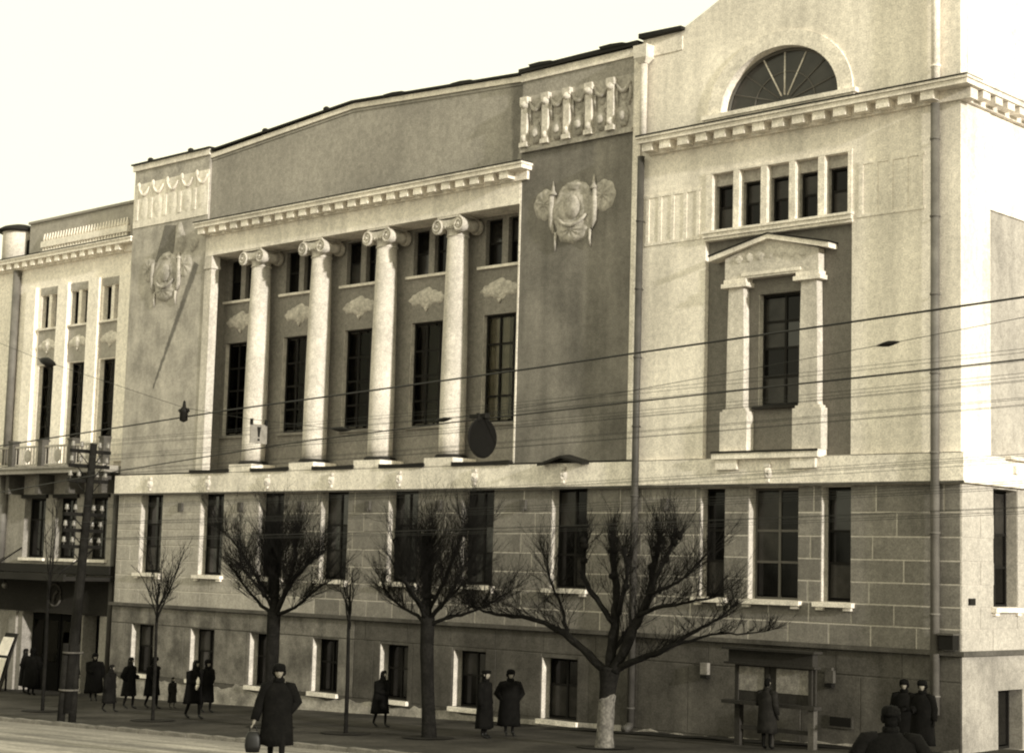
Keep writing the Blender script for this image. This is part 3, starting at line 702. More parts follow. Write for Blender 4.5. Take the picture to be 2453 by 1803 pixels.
q = MB(); q.box(LCX-2.0, LCX+2.0, .9, 1.0, 16.3, 18.6); q.build('lunette_interior', mt['dark'], MBld)
q = MB(); q.box(PX0, -28.87, -.03, .0, 18.66, 19.05); q.build('parapet_panel', mt['light'], MBld)
q = MB(); q.prism([(PX0-.02, 19.202), (-28.80, 19.202), (-28.80, 19.29), (PX0-.02, 19.34)], -.2, .5); q.build('parapet_cap', mt['roof'], MBld)
# lunette window: rim, fan bars, glass
q = MB()
rim = arch(1.80, 1.48, 24); q.tube([(p[0], .26, p[1]) for p in rim], .05, 6); q.box(LCX-1.82, LCX+1.82, .22, .30, 16.616, 16.69)
lun = q.build('lunette_window', mt['framelight'], MBld)
q2 = MB()
for i in range(1, 8):
    a = math.pi*i/8; q2 = MB(); q2.tube([(LCX+.25*math.cos(a), .26, LZ+.06+.22*math.sin(a)), (LCX+1.78*math.cos(a), .26, LZ+1.46*math.sin(a))], .022, 5); p = q2.build('fan_bar', mt['light'] if i in (3, 4, 5) else mt['framelight'], None); setpar2(p, lun)
q2 = MB(); q2.tube([(LCX+.95*math.cos(math.pi*i/20), .26, LZ+.05+.85*math.sin(math.pi*i/20)) for i in range(21)], .02, 5); p = q2.build('fan_ring', mt['framelight'], None); setpar2(p, lun)
for i in range(8):
    a0, a1 = math.pi*i/8, math.pi*(i+1)/8
    for r0, r1 in ((.0, .53), (.53, 1.0)):
        q2 = MB(); A = [(LCX+1.8*r1*math.cos(a0+(a1-a0)*k/4), .27, LZ+.02+1.48*r1*math.sin(a0+(a1-a0)*k/4)) for k in range(5)]
        B = [(LCX+1.8*r0*math.cos(a0+(a1-a0)*k/4), .27, LZ+.02+1.48*r0*math.sin(a0+(a1-a0)*k/4)) for k in range(5)]
        q2.add(A+B, [(k, k+1, 6+k, 5+k) for k in range(4)] if r0 > 0 else [(0, 1, 2, 3, 4, 5)][:1] and [(k, k+1, 5) for k in range(4)])
        p = q2.build('pane', mt['lunglass'], None); setpar2(p, lun)
# corner: strip beside the downpipe stays plain; side elevation
sw_ = [(1.55, 2.75, 3.72, 6.56), (5.2, 6.4, 3.72, 6.56)]
sb_ = [(1.67, 2.9, .30, 1.74)]
b = MB(); b.wall(mxs(PX1), 0, 14, 2.58, 7.35, sw_, .34, 0, 1); b.build('side_ground_floor_wall', [mt['joint'], mt['dark']], MBld)
sgw = [o for o in MBld.children if o.name.startswith('side_ground')][0]
for k in range(7):
    e = [0.0]; y = .9 if k % 2 else 1.5
    while y < 13.5: e.append(y); y += 1.82
    e.append(14)
    for a, bb in zip(e[:-1], e[1:]):
        segs = [(a, bb)]
        for o in sw_:
            if o[2]-.1 < (rows[k]+rows[k+1])/2 < o[3]:
                ns = []
                for s0, s1 in segs:
                    if o[1] <= s0 or o[0] >= s1: ns.append((s0, s1)); continue
                    if s0 < o[0]: ns.append((s0, o[0]))
                    if s1 > o[1]: ns.append((o[1], s1))
                segs = ns
        for s0, s1 in segs:
            if s1-s0 > .1: piece('ashlar_block', (.03, s1-s0-.02, rows[k+1]-rows[k]-.024), (PX1+.002, (s0+s1)/2, (rows[k]+rows[k+1])/2), mt['ashlarsunlit'], sgw)
b = MB(); b.wall(mxs(PX1+.05), -.05, 14, -2, 2.58, sb_, .42, 0, 1); b.build('side_plinth_wall', [mt['plinthsunlit'], mt['dark']], MBld)
b = MB(); b.box(PX1-.01, PX1+.14, .101, 14, 6.62, 7.32); b.build('band_course', mt['light'], MBld)
b = MB(); b.wall(mxs(PX1-.08), 1.45, 14, 7.30, 15.9, [(3.6, 5.0, 8.6, 11.6), (7.2, 8.6, 8.6, 11.6)], .25, 0, 1); b.build('side_wall', [mt['sidepanel'], mt['dark']], MBld)
b = MB(); b.box(PX1-.079, PX1-.03, 1.451, 14, 13.4, 15.9); b.build('side_frieze', mt['light'], MBld)
b = MB(); b.box(PX1-.3, PX1, .001, 1.45, 7.321, 15.9); b.build('corner_pilaster', mt['light'], MBld)
b = MB(); b.box(PX1-.4, PX1-.02, .001, 14, 16.28, 22.4); b.build('side_attic_wall', mt['light'], MBld)
for a, bb, c, d in sw_:
    window(MBld, a, bb, c, d, 0, 2, (c+.95, c+1.75), 0, side=True, x0=PX1-.28)
    q = MB(); q.box(PX1-.1, PX1+.16, a-.14, bb+.14, c-.13, c-.015); q.box(PX1, PX1+.10, a-.08, a+.14, c-.21, c-.13); q.box(PX1, PX1+.1, bb-.14, bb+.08, c-.21, c-.13); q.build('window_sill', mt['trim'], MBld)
for a, bb, c, d in sb_: window(MBld, a, bb, c, d, 0, 2, (), 0, side=True, x0=PX1-.3); q = MB(); q.box(PX1-.1, PX1+.17, a-.1, bb+.1, c-.14, c-.01); q.build('basement_sill', mt['trim'], MBld)
q = MB(); q.box(PX1+.14, PX1+.3, 1.9, 3.2, 7.28, 7.36); q.box(PX1+.14, PX1+.22, 2.3, 2.5, 6.95, 7.15); q.build('side_bracket_shelf', mt['trim'], MBld)
# back of the building so no sky shows through the openings
b = MB(); b.box(BX0, PX1-.4, 6.0, 13.9, -2, 18.6); b.build('rear_mass', mt['attic'], MBld)
b = MB(); b.box(LW0, LW0+.05, .001, 6, -2, 7.3); b.build('end_wall', mt['wingl'], MBld)

# --- downpipes (own things bolted to the wall)
def downpipe(x, z0, z1, rad, m, label, kick=0, y=-.16, jog=None):
    g = gz(x, y); t = thing('downpipe', (x, y, z0), label, 'drainpipe')
    q = MB(); pts = [(x, y, z0)]+([(x, y-.0, z1)] if not jog else [(x, y, jog-.5), (x, y-.36, jog-.15), (x, y-.46, jog+.2), (x, y-.36, jog+.62), (x, y, jog+.95), (x, y, z1)])
    q.tube(pts, rad, 12); q.build('pipe', m, t)
    z = z0+.4
    while z < z1:
        q = MB(); q.lathe(x, y, [(rad*1.18, z), (rad*1.18, z+.05)], 12); q.box(x-.02, x+.02, y, -.0, z+.01, z+.04); q.build('bracket_ring', m, t); z += 1.9
    return t
t = downpipe(-30.12, .25, 15.8, .10, mt['pipedark'], 'dark downpipe between the grey wing and the pale end pavilion', y=-.19)
q = MB(); q.tube([(-30.12, -.19, .25), (-30.12, -.30, .16), (-30.12, -.45, .12)], .11, 10); q.build('outlet_shoe', mt['pipedark'], t)
t2 = thing('downpipe', (-30.1, -.1, 16.3), 'short downpipe above the cornice under a rainwater hopper', 'drainpipe')
q = MB(); q.tube([(-30.1, -.16, 16.3), (-30.1, -.16, 18.6)], .10, 12); q.build('pipe', mt['light'], t2)
q = MB(); q.loft([[(-30.1+sx*w, -.18+sy*w*.8, z) for sx, sy in ((-1, -1), (1, -1), (1, 1), (-1, 1))] for z, w in ((18.45, .11), (18.6, .22), (18.95, .24))], True, 0, False); q.build('hopper', mt['light'], t2)
t = downpipe(-20.98, 1.2, 15.8, .108, mt['pipe'], 'tall painted downpipe near the right corner of the pavilion', y=-.17)
t3 = downpipe(-20.98, 16.3, 22.4, .108, mt['light'], 'pale downpipe running up from the cornice beside the lunette gable', y=-.15)
# small wall fittings on the plinth and corner
def fitting(name, label, cat, parts, loc):
    t = thing(name, loc, label, cat)
    for nm, bx_, m in parts:
        q = MB()
        for bb in bx_: q.box(*bb)
        q.build(nm, m, t)
    return t
fitting('meter_box', 'dark box on the ledge by the pavilion corner', 'box', [('case', [(-20.78, -20.42, -.34, -.06, 2.72, 3.06)], mt['iron']), ('lid', [(-20.81, -20.39, -.37, -.05, 3.06, 3.10)], mt['plinth'])], (-20.6, -.2, 2.7))
fitting('wall_plaque', 'small dark plaque on the sunny side wall beside the sill', 'plaque', [('plate', [(PX1+.022, PX1+.05, .3, .6, 3.76, 3.92)], mt['iron']), ('rim', [(PX1+.05, PX1+.06, .32, .58, 3.78, 3.90)], mt['frame'])], (PX1, .45, 3.8))
fitting('wall_vent', 'pale wall vent on the plinth left of the notice board', 'vent', [('hood', [(-27.80, -27.58, -.20, -.07, 1.72, 2.02)], mt['ashlar']), ('grille', [(-27.78, -27.58, -.22, -.07, 1.62, 1.70)], mt['iron'])], (-27.7, -.1, 1.6))
fitting('wall_vent', 'round-topped dark vent on the plinth right of the notice board', 'vent', [('hood', [(-24.0+.0, -23.76, -.18, -.07, 1.75, 2.05), (-23.95, -23.81, -.17, -.07, 2.05, 2.12)], mt['plinth']), ('grille', [(-23.98, -23.78, -.22, -.07, 1.64, 1.73)], mt['iron'])], (-23.9, -.1, 1.6))
fitting('wall_hatch', 'small dark hatch low in the plinth near the right corner', 'hatch', [('frame', [(-23.95, -23.25, -.09, -.073, .68, .98)], mt['plinth']), ('flap', [(-23.90, -23.30, -.10, -.09, .72, .94)], mt['iron'])], (-23.6, -.1, .7))

# ================================================================== LEFT BUILDING
LY = .40; LX0, LX1 = -72.0, -54.95
LB = thing('neighbouring_building', (-60, LY, -1), 'pale building at the left edge with narrow windows, balcony and dark entrance', 'building')
lw = []
wc = [-60.98, -58.80, -56.62]
for c in wc: lw += [(c-.62, c+.62, 8.62, 11.86)]
ls = []
for c in [-61.0, -58.86, -56.60]: ls += [(c-.62, c-.10, 13.36, 14.70), (c+.10, c+.62, 13.36, 14.70)]
lg = [(-62.05, -60.50, 4.22, 6.56), (-59.76, -58.30, 4.22, 6.56), (-57.55, -56.22, 4.22, 6.56)]
b = MB(); b.wall(my(LY), LX0, LX1, 7.60, 16.0, lw+ls, .28, 0, 1); b.build('upper_wall', [mt['left'], mt['dark']], LB)
b = MB(); b.wall(my(LY), LX0, LX1, 3.4, 7.60, lg, .38, 0, 1); b.build('first_floor_wall', [mt['leftlow'], mt['dark']], LB)
b = MB(); b.wall(my(LY), LX0, LX1, -2, 3.4, [(-61.75, -57.55, -1.1, 2.10), (-57.45, -56.35, -1.1, 2.15)], .6, 0, 1, 1.4); b.build('entrance_wall', [mt['leftlow'], mt['dark']], LB)
for a, bb, c, d in lw: window(LB, a, bb, c, d, LY+.2, 2, (c+.8, c+1.6, c+2.4), 1, .06)
for a, bb, c, d in ls: window(LB, a, bb, c, d, LY+.2, 1, (), 0, .05)
for a, bb, c, d in lg:
    window(LB, a, bb, c, d, LY+.3, 2, (c+1.5,), 0, .07)
    q = MB(); q.box(a-.12, bb+.12, LY-.12, LY+.2, c-.12, c-.01); q.build('window_sill', mt['trim'], LB)
    q = MB(); q.box(a-.15, bb+.15, LY-.10, LY, d+.0, d+.14); q.build('window_head', mt['roof'], LB)
for i, c in enumerate([-61.0, -58.83, -56.60]):
    q = MB(); q.box(c-.72, c+.72, LY-.02, LY-.001, 11.90, 13.28); q.build('grey_panel', mt['leftgrey'], LB)
    q = MB(); q.box(c-.70, c+.70, LY-.03, LY-.001, 14.72, 15.02); q.build('grey_panel', mt['leftgrey'], LB)
    q = MB(); q.box(c-.78, c+.78, LY-.10, LY-.001, 13.28, 13.36); q.build('string_sill', mt['trim'], LB)
    cloud(c, 12.66, LY-.02, LB, mt['ornlight'], .82)
for x in (-62.25, -59.9, -57.72, -55.62):
    q = MB(); w = .36; q.box(x-w, x+w, LY-.16, LY-.001, 7.9, 15.06); q.build('pilaster', mt['left'], LB)
cornice(-65.2, -54.95, 15.98, 16.36, .45, .30, .60, LB, mt['left'], yb=LY)
b = MB(); b.box(-63.0, -54.95, LY+.1, LY+4, 16.36, 17.82); b.build('attic_wall', mt['leftgrey'], LB)
b = MB(); b.box(-63.05, -54.95, LY+.02, LY+4, 17.80, 17.90); b.build('attic_coping', mt['attic'], LB)
# balustrade relief
b = MB(); b.box(-61.9, -55.8, LY-.06, LY+.1, 16.42, 16.56); b.box(-61.9, -55.8, LY-.06, LY+.1, 16.70, 16.95); bal = b.build('balustrade', mt['left'], LB)
for i in range(30):
    x = -61.75+i*.20
    q = MB(); q.lathe(x, LY+.03, [(.05, 16.95), (.065, 17.05), (.035, 17.18), (.02, 17.27)], 8)
    p = q.build('spike_finial', mt['left'], None) if i == 0 else link('spike_finial', sp0, None, loc=(i*.20, 0, 0))
    if i == 0: sp0 = p.data
    setpar2(p, bal)
    q = MB()
    if i == 0:
        q.box(x-.05, x+.05, LY-.02, LY+.08, 16.561, 16.699); p = q.build('baluster', mt['left'], None); bl0 = p.data
    else: p = link('baluster', bl0, None, loc=(i*.20, 0, 0))
    setpar2(p, bal)
# corner turret with cap
b = MB(); b.lathe(-64.15, LY+.35, [(.72, 16.36), (.72, 17.55), (.76, 17.6)], 18); tu = b.build('turret', mt['left'], LB)
q = MB(); q.lathe(-64.15, LY+.35, [(.95, 17.60), (.97, 17.68), (.70, 17.84), (.3, 17.95), (.05, 17.98)], 18); p = q.build('turret_cap', mt['roof'], None); setpar2(p, tu)
q = MB(); q.box(-63.4, -62.7, LY+.2, LY+.8, 16.40, 17.20); q.build('attic_opening', mt['dark'], LB)
q = MB(); q.tube([(-63.4, LY-.14, 7.8), (-63.4, LY-.14, 15.9)], .17, 12); q.tube([(-63.5, LY-.14, 3.5), (-63.45, LY-.14, 7.45)], .17, 12); q.build('downpipe', mt['pipe'], LB)
# balcony
b = MB(); b.box(-64.2, -55.1, LY-1.0, LY, 7.46, 7.70); b.box(-64.2, -55.1, LY-1.06, LY-.9, 7.64, 7.74); blc = b.build('balcony_slab', mt['leftlow'], LB)
for i, x in enumerate((-63.9, -61.75, -59.6, -57.5, -55.4)):
    q = MB(); q.box(x-.15, x+.15, LY-.96, LY-.66, 7.741, 8.70); q.box(x-.18, x+.18, LY-.99, LY-.63, 8.70, 8.78); p = q.build('balcony_post', mt['plinth'], None); setpar2(p, blc)
for i in range(4):
    x0, x1 = -63.74+i*2.14, -61.92+i*2.14
    q = MB(); q.box(x0, x1, LY-.85, LY-.78, 8.48, 8.56); q.box(x0, x1, LY-.84, LY-.79, 7.78, 7.84)
    n = 8
    for k in range(n+1):
        xx = x0+.06+(x1-x0-.12)*k/n; q.box(xx-.012, xx+.012, LY-.83, LY-.80, 7.84, 8.48)
    q.lathe((x0+x1)/2, LY-.815, [(.01, 7.86), (.2, 8.0), (.27, 8.16), (.2, 8.32), (.01, 8.46)], 14, .1)
    p = q.build('balcony_railing', mt['leftgrey'], None); setpar2(p, blc)
for x in (-62.3, -60.1, -57.95, -55.75):
    q = MB(); q.prism([(x-.12, 6.7), (x+.12, 6.7), (x+.12, 7.45), (x-.12, 7.45)], LY-.7, LY); p = q.build('balcony_console', mt['plinth'], None); setpar2(p, blc)
# canopy and entrance
b = MB(); b.box(-68, -55.3, LY-2.3, LY, 3.42, 3.56); b.box(-68, -55.28, LY-2.35, LY-2.25, 3.40, 3.66); b.prism([(-68, 3.66), (-55.3, 3.66), (-55.3, 3.98), (-68, 3.98)], LY-.4, LY)
b.build('canopy', mt['roof'], LB)
q = MB(); q.box(-70, -55.62, LY-.12, LY-.001, 2.12, 3.40); q.build('canopy_shade_board', mt['board'], LB)  # dark board added to paint the shade under the canopy black
for x in (-65.6, -62.1, -57.0): q = MB(); q.tube([(x, LY-1.8, 3.45), (x, LY, 4.6)], .03, 6); q.build('canopy_stay', mt['iron'], LB)
q = MB(); n = 24
q.tube([(-59.25+.42*math.cos(2*math.pi*i/n), LY-.17, 2.80+.42*math.sin(2*math.pi*i/n)) for i in range(n+1)], .045, 6); q.tube([(-59.35, LY-.17, 2.5), (-59.25, LY-.17, 2.82), (-59.05, LY-.17, 2.98)], .06, 6); q.build('round_emblem', mt['plinth'], LB)
for i in range(4):
    x = -61.7+i*1.04
    q = MB(); q.box(x, x+.96, LY+.45, LY+.52, -1.2, 2.05); d = q.build('entrance_door', mt['door'], LB)
    q = MB(); q.box(x+.14, x+.82, LY+.43, LY+.45, .2, 1.8); p = q.build('pane', mt['glass'], None); setpar2(p, d)
    q = MB(); q.tube([(x+.88, LY+.42, -.1), (x+.88, LY+.38, .05), (x+.88, LY+.38, .3), (x+.88, LY+.42, .45)], .02, 6); p = q.build('door_handle', mt['iron'], None); setpar2(p, d)
for x in (-62.3, -55.75):
    q = MB(); q.box(x-.3, x+.22, LY-.1, LY-.001, -2, 3.35); q.build('door_pier', mt['leftlow'], LB)
q = MB(); q.tube([(-55.55, LY-.12, -1.0), (-55.5, LY-.12, 7.3)], .10, 10); q.build('corner_pipe', mt['pipedark'], LB)
for i, x in enumerate((-61.2, -63.6)):
    t = thing('canopy_lamp', (x, LY-1.2, 3.4), ('white globe lamp under the left canopy' if i == 0 else 'white globe lamp under the canopy at the picture edge'), 'lamp')
    q = MB(); q.lathe(x, LY-1.2, [(.01, 3.0), (.09, 3.04), (.12, 3.12), (.09, 3.2), (.03, 3.24)], 12); q.build('globe', mt['ceramic'], t)
    q = MB(); q.tube([(x, LY-1.2, 3.23), (x, LY-1.2, 3.41)], .02, 6); q.build('stem', mt['iron'], t)

# ================================================================== poster board by the entrance
t = thing('poster_board', (-61.6, -.4, -1.0), 'white poster board leaning beside the dark entrance', 'board')
def quad_slab(p, th, nm, m, par):
    q = MB(); P = [Vector(a) for a in p]; nn = (P[1]-P[0]).cross(P[3]-P[0]).normalized()*th
    q.add(list(P)+[a+nn for a in P], [(0,1,2,3),(7,6,5,4),(0,4,5,1),(1,5,6,2),(2,6,7,3),(3,7,4,0)]); return q.build(nm, m, par)
y0 = -.55
quad_slab([(-62.30, y0-.3, -.98), (-61.05, y0-.3, -.98), (-60.55, y0+.05, 1.28), (-61.42, y0+.05, 1.28)], -.05, 'back_board', mt['board'], t)
quad_slab([(-62.03, y0-.32+.04, -.55), (-61.10, y0-.32+.04, -.55), (-60.87, y0-.18, .32), (-61.70, y0-.18, .32)], .012, 'poster', mt['poster'], t)
quad_slab([(-61.66, y0-.17, .42), (-60.85, y0-.17, .42), (-60.66, y0-.02, 1.12), (-61.42, y0-.02, 1.12)], .012, 'poster', mt['poster'], t)
for x in (-62.1, -61.2): q = MB(); q.box(x, x+.06, y0+.0, y0+.06, -1.05, .2); q.build('leg', mt['timber'], t)

# ================================================================== notice board
NBY = -1.6; gN = gz(-24.6, NBY)
t = thing('notice_board', (-24.55, NBY, gN), 'dark timber newspaper display board with two pasted sheets against the plinth', 'notice board')
q = MB(); q.box(-25.80, -23.35, NBY-.10, NBY+.12, 2.20, 2.50); q.build('header_board', mt['board'], t)
q = MB(); q.box(-25.92, -23.24, NBY-.22, NBY+.16, 2.50, 2.555); q.box(-25.90, -23.26, NBY-.16, NBY+.12, 2.145, 2.199); q.build('header_cornice', mt['board'], t)
q = MB(); q.box(-25.62, -23.33, NBY+.0, NBY+.06, 1.28, 2.144); q.build('back_panel', mt['board'], t)
for x0, x1 in ((-25.56, -24.80), (-24.44, -23.42)):
    q = MB(); q.box(x0, x1, NBY-.012, NBY-.001, 1.52, 2.10); q.build('newspaper_sheet', mt['paper'], t)
q = MB(); q.box(-25.92, -23.22, NBY-.22, NBY+.1, 1.19, 1.275); q.build('shelf', mt['board'], t)
for x in (-25.66, -24.74, -23.52):
    q = MB(); q.box(x, x+.16, NBY-.02, NBY+.14, gz(x, NBY)-.1, 1.19); q.build('leg', mt['board'] if x < -24 else mt['plinth'], t)
    q = MB(); q.box(x+.02, x+.12, NBY-.05, NBY-.001, 1.28, 2.144); q.build('stile', mt['board'], t)
q = MB(); q.box(-25.5, -23.5, NBY+.02, NBY+.06, .58, .68); q.build('rail', mt['board'], t)

# ================================================================== TREES
def twig(mb, p, d, L, r0, seg=3, up=.25):
    pts = [Vector(p)]; d = Vector(d).normalized()
    for k in range(seg):
        d = (d+Vector((random.gauss(0, .12), random.gauss(0, .12), up*random.uniform(.3, 1)))).normalized()
        pts.append(pts[-1]+d*L/seg)
    mb.tube(pts, [r0*(1-.75*k/seg) for k in range(seg+1)], 4, 0, False)
    return pts, d
def spray(mb, p, d, L, r0, n, lvl, up=.25, spread=.6):
    pts, dd = twig(mb, p, d, L, r0, 4, up)
    if lvl <= 0: return
    for i in range(n):
        t = random.uniform(.2, 1.0)*(len(pts)-1); k = min(int(t), len(pts)-2); q = pts[k].lerp(pts[k+1], t-k)
        tg = (pts[k+1]-pts[k]).normalized()
        nd = (tg+Vector((random.gauss(0, spread), random.gauss(0, spread), random.gauss(.05, spread*.6)))).normalized()
        spray(mb, q, nd, L*random.uniform(.45, .75), r0*.6, max(2, n-2), lvl-1, up, spread)
def limbpts(pts, y, jy):
    out = []; n = len(pts)
    for i, (x, z) in enumerate(pts): out.append(Vector((x, y+jy*(i/(n-1))**1.2, z)))
    # smooth
    res = []
    for i in range(n-1):
        p0 = out[max(i-1, 0)]; p1 = out[i]; p2 = out[i+1]; p3 = out[min(i+2, n-1)]
        for s in range(4):
            t = s/4
            res.append(.5*((2*p1)+(p2-p0)*t+(2*p0-5*p1+4*p2-p3)*t*t+(3*p1-p0-3*p2+p3)*t**3))
    res.append(out[-1]); return res
def tree(label, x, y, trunk, limbs, seed, white=None, group='bare street trees', dens=1.0):
    random.seed(seed); g = gz(x, y)
    T = thing('street_tree', (x, y, g), label, 'tree', group)
    q = MB(); pts = [Vector((a, y, z)) for a, z, r_ in trunk]; rad = [r_ for a, z, r_ in trunk]
    # finer, knotted trunk
    P = []; Rr = []
    for i in range(len(pts)-1):
        for s in range(6):
            t = s/6; P.append(pts[i].lerp(pts[i+1], t)); Rr.append((rad[i]*(1-t)+rad[i+1]*t)*(1+.09*noise.noise(Vector((P[-1].z*3, seed, 0)))))
    P.append(pts[-1]); Rr.append(rad[-1]); q.tube(P, Rr, 12); q.build('trunk', mt['bark'], T)
    if white:
        q = MB(); PP = [p for p in P if p.z < white]; q.tube(PP, [Rr[i]*1.02+.004+.004*random.random() for i in range(len(PP))], 12)
        for i_ in range(12): j_ = len(PP)*12-12+i_; a_ = q.v[j_]; q.v[j_] = (a_[0], a_[1], a_[2]+random.uniform(-.14, .10))
        q.build('limewash_coat', mt['white'], T)
    pit = sheet('tree_pit', x-.75, x+.75, y-.6, y+.6, .022, mt['soil'], .15, .15, .03, kind='structure')
    for vv in pit.data.vertices:
        if ((vv.co.x-x)/.75)**2+((vv.co.y-y)/.6)**2 > 1: k_ = 1/math.sqrt(((vv.co.x-x)/.75)**2+((vv.co.y-y)/.6)**2); vv.co.x = x+(vv.co.x-x)*k_; vv.co.y = y+(vv.co.y-y)*k_
    tw = MB()
    for pl, r0, r1, jy, nsub, L, lvl, burst in limbs:
        lp = limbpts(pl, y, jy); n = len(lp)
        q = MB(); q.tube([p+Vector((random.gauss(0, .015), random.gauss(0, .015), random.gauss(0, .012))) for p in lp], [.86*(r0*(1-i/(n-1))+r1*i/(n-1))*random.uniform(.9, 1.13) for i in range(n)], 7); [q.lathe(lp[-1-k_].x+random.gauss(0, .03), lp[-1-k_].y+random.gauss(0, .03), [(.02, lp[-1-k_].z-.11), (r1*1.5+.02, lp[-1-k_].z-.04), (r1*1.6+.02, lp[-1-k_].z+.04), (.02, lp[-1-k_].z+.10)], 8) for k_ in (0, 2, 5)] if burst >= 10 else None; q.build('limb', mt['bark'], T)
        for i in range(int(nsub*dens)):
            t = random.uniform(.22, 1)*(n-1); k = min(int(t), n-2); p = lp[k].lerp(lp[k+1], t-k); tg = (lp[k+1]-lp[k]).normalized()
            nd = (tg*.8+Vector((random.gauss(0, .55), random.gauss(0, .55), random.uniform(-.05, .7)))).normalized()
            spray(tw, p, nd, L*random.uniform(.5, 1.2), .0085, 5, lvl, .11, .40)
        for i in range(int(burst*dens)):
            nd = Vector((random.gauss(0, .30), random.gauss(0, .30), 1)); p = lp[-1-random.randint(0, 5)]
            spray(tw, p, nd, L*random.uniform(.6, 1.2), .009, 3, 1, .2, .28)
    o = tw.build('twigs', mt['barkthin'], T, kind='stuff')
    return T
# first large tree (behind the walker with the bag)
x, y = -38.15, -6.0; g = gz(x, y)
L1 = [([(-38.2, 2.8), (-38.22, 3.6), (-38.3, 4.5)], .17, .10, .0, 34, 1.25, 2, 40),
 ([(-38.1, 2.85), (-37.75, 3.6), (-37.55, 4.5), (-37.6, 5.0)], .085, .035, .2, 20, .95, 2, 14),
 ([(-38.1, 2.85), (-37.2, 3.12), (-36.4, 3.5), (-35.5, 3.9)], .065, .02, -.3, 18, .8, 2, 4),
 ([(-37.7, 3.8), (-36.9, 4.25), (-36.2, 4.7)], .05, .02, .1, 14, .75, 2, 5),
 ([(-38.2, 2.85), (-39.0, 3.2), (-39.7, 3.6), (-40.3, 4.0)], .065, .02, .2, 18, .85, 2, 4),
 ([(-38.2, 3.2), (-39.1, 4.0), (-39.8, 4.7), (-40.4, 5.15)], .06, .02, -.2, 20, .9, 2, 6),
 ([(-38.2, 3.0), (-38.6, 3.8), (-38.9, 4.6), (-39.1, 5.1)], .07, .03, .5, 16, .9, 2, 10),
 ([(-38.2, 3.0), (-38.2, 3.6), (-38.0, 4.4)], .07, .03, 1.1, 16, .95, 2, 10),
 ([(-38.2, 3.0), (-38.3, 3.6), (-38.4, 4.2)], .07, .03, -1.1, 16, .95, 2, 10)]
tree('bare pollarded tree with dense upright twigs behind the walker with the bag', x, y, [(-38.15, g-.2, .24), (-38.17, g+.3, .20), (-38.2, 1.4, .18), (-38.2, 2.95, .19)], L1, 11, dens=2.6)
# second large tree
x, y = -32.35, -5.57; g = gz(x, y)
L2 = [([(-32.52, 2.9), (-32.58, 3.8), (-32.6, 4.7)], .17, .10, .0, 36, 1.25, 2, 46),
 ([(-32.5, 2.8), (-31.8, 3.05), (-31.0, 3.25), (-30.0, 3.7)], .07, .02, .3, 20, .9, 2, 4),
 ([(-32.5, 2.95), (-31.8, 3.5), (-31.2, 4.2), (-30.8, 5.0)], .07, .025, -.2, 22, .95, 2, 10),
 ([(-32.5, 3.2), (-32.0, 4.0), (-31.7, 4.9), (-31.5, 5.4)], .07, .03, .4, 18, .9, 2, 14),
 ([(-32.5, 2.85), (-33.1, 3.1), (-33.8, 3.35), (-34.4, 3.8)], .065, .02, .1, 18, .75, 2, 5),
 ([(-32.55, 3.0), (-33.1, 3.6), (-33.5, 4.4), (-33.6, 5.0)], .055, .02, -.3, 12, .7, 2, 6),
 ([(-32.5, 2.9), (-32.3, 3.5), (-32.0, 4.2)], .07, .03, 1.2, 16, .95, 2, 10),
 ([(-32.5, 2.9), (-32.3, 3.4), (-32.2, 4.0)], .07, .03, -1.2, 16, .95, 2, 10)]
tree('bare pollarded tree with upswept twigs and dark trunk left of the two standing men', x, y, [(-32.3, g-.2, .23), (-32.33, g+.3, .19), (-32.42, 1.2, .17), (-32.5, 2.2, .18), (-32.5, 3.0, .19)], L2, 23, dens=2.6)
# third tree: thick white-washed trunk, wide open crown
x, y = -27.22, -4.66; g = gz(x, y)
L3 = [([(-27.2, 1.9), (-28.0, 2.45), (-28.7, 2.86), (-29.6, 3.1), (-30.6, 3.15), (-31.4, 3.3)], .13, .025, -.4, 34, 1.0, 2, 4),
 ([(-28.5, 2.75), (-28.8, 3.4), (-29.3, 4.1), (-29.5, 4.6)], .06, .02, .3, 16, .9, 2, 4),
 ([(-27.15, 1.9), (-27.08, 2.8), (-27.03, 3.6), (-27.2, 4.4), (-27.3, 5.1)], .17, .07, .2, 16, .7, 2, 26),
 ([(-27.05, 3.1), (-27.55, 3.65), (-27.9, 4.1), (-27.92, 4.7), (-27.78, 5.05)], .085, .05, -.2, 12, .65, 1, 24),
 ([(-27.0, 1.95), (-26.55, 2.8), (-26.2, 3.45), (-26.05, 4.0), (-26.0, 4.6), (-25.9, 5.1)], .16, .06, .3, 18, .75, 2, 28),
 ([(-26.25, 3.3), (-25.85, 4.1), (-25.45, 4.8), (-25.25, 5.2)], .075, .035, .1, 14, .7, 2, 16),
 ([(-26.9, 3.3), (-26.5, 4.2), (-26.4, 4.8)], .07, .04, -.4, 12, .7, 2, 18),
 ([(-27.0, 1.95), (-26.3, 2.25), (-25.5, 2.5), (-24.6, 2.95), (-23.9, 3.25), (-23.2, 3.7)], .11, .02, -.3, 28, .55, 2, 3),
 ([(-25.2, 2.65), (-24.2, 2.95), (-23.4, 3.0), (-22.8, 3.1)], .04, .012, .4, 14, .4, 2, 2),
 ([(-26.3, 3.3), (-25.5, 3.55), (-24.7, 3.65), (-23.8, 3.85)], .07, .018, -.2, 20, .75, 2, 3),
 ([(-26.0, 3.8), (-25.3, 4.05), (-24.8, 4.4), (-24.4, 4.8)], .055, .018, .2, 18, .75, 2, 4),
 ([(-27.1, 2.3), (-27.0, 3.0), (-26.7, 3.9)], .08, .03, 1.3, 16, .9, 2, 10)]
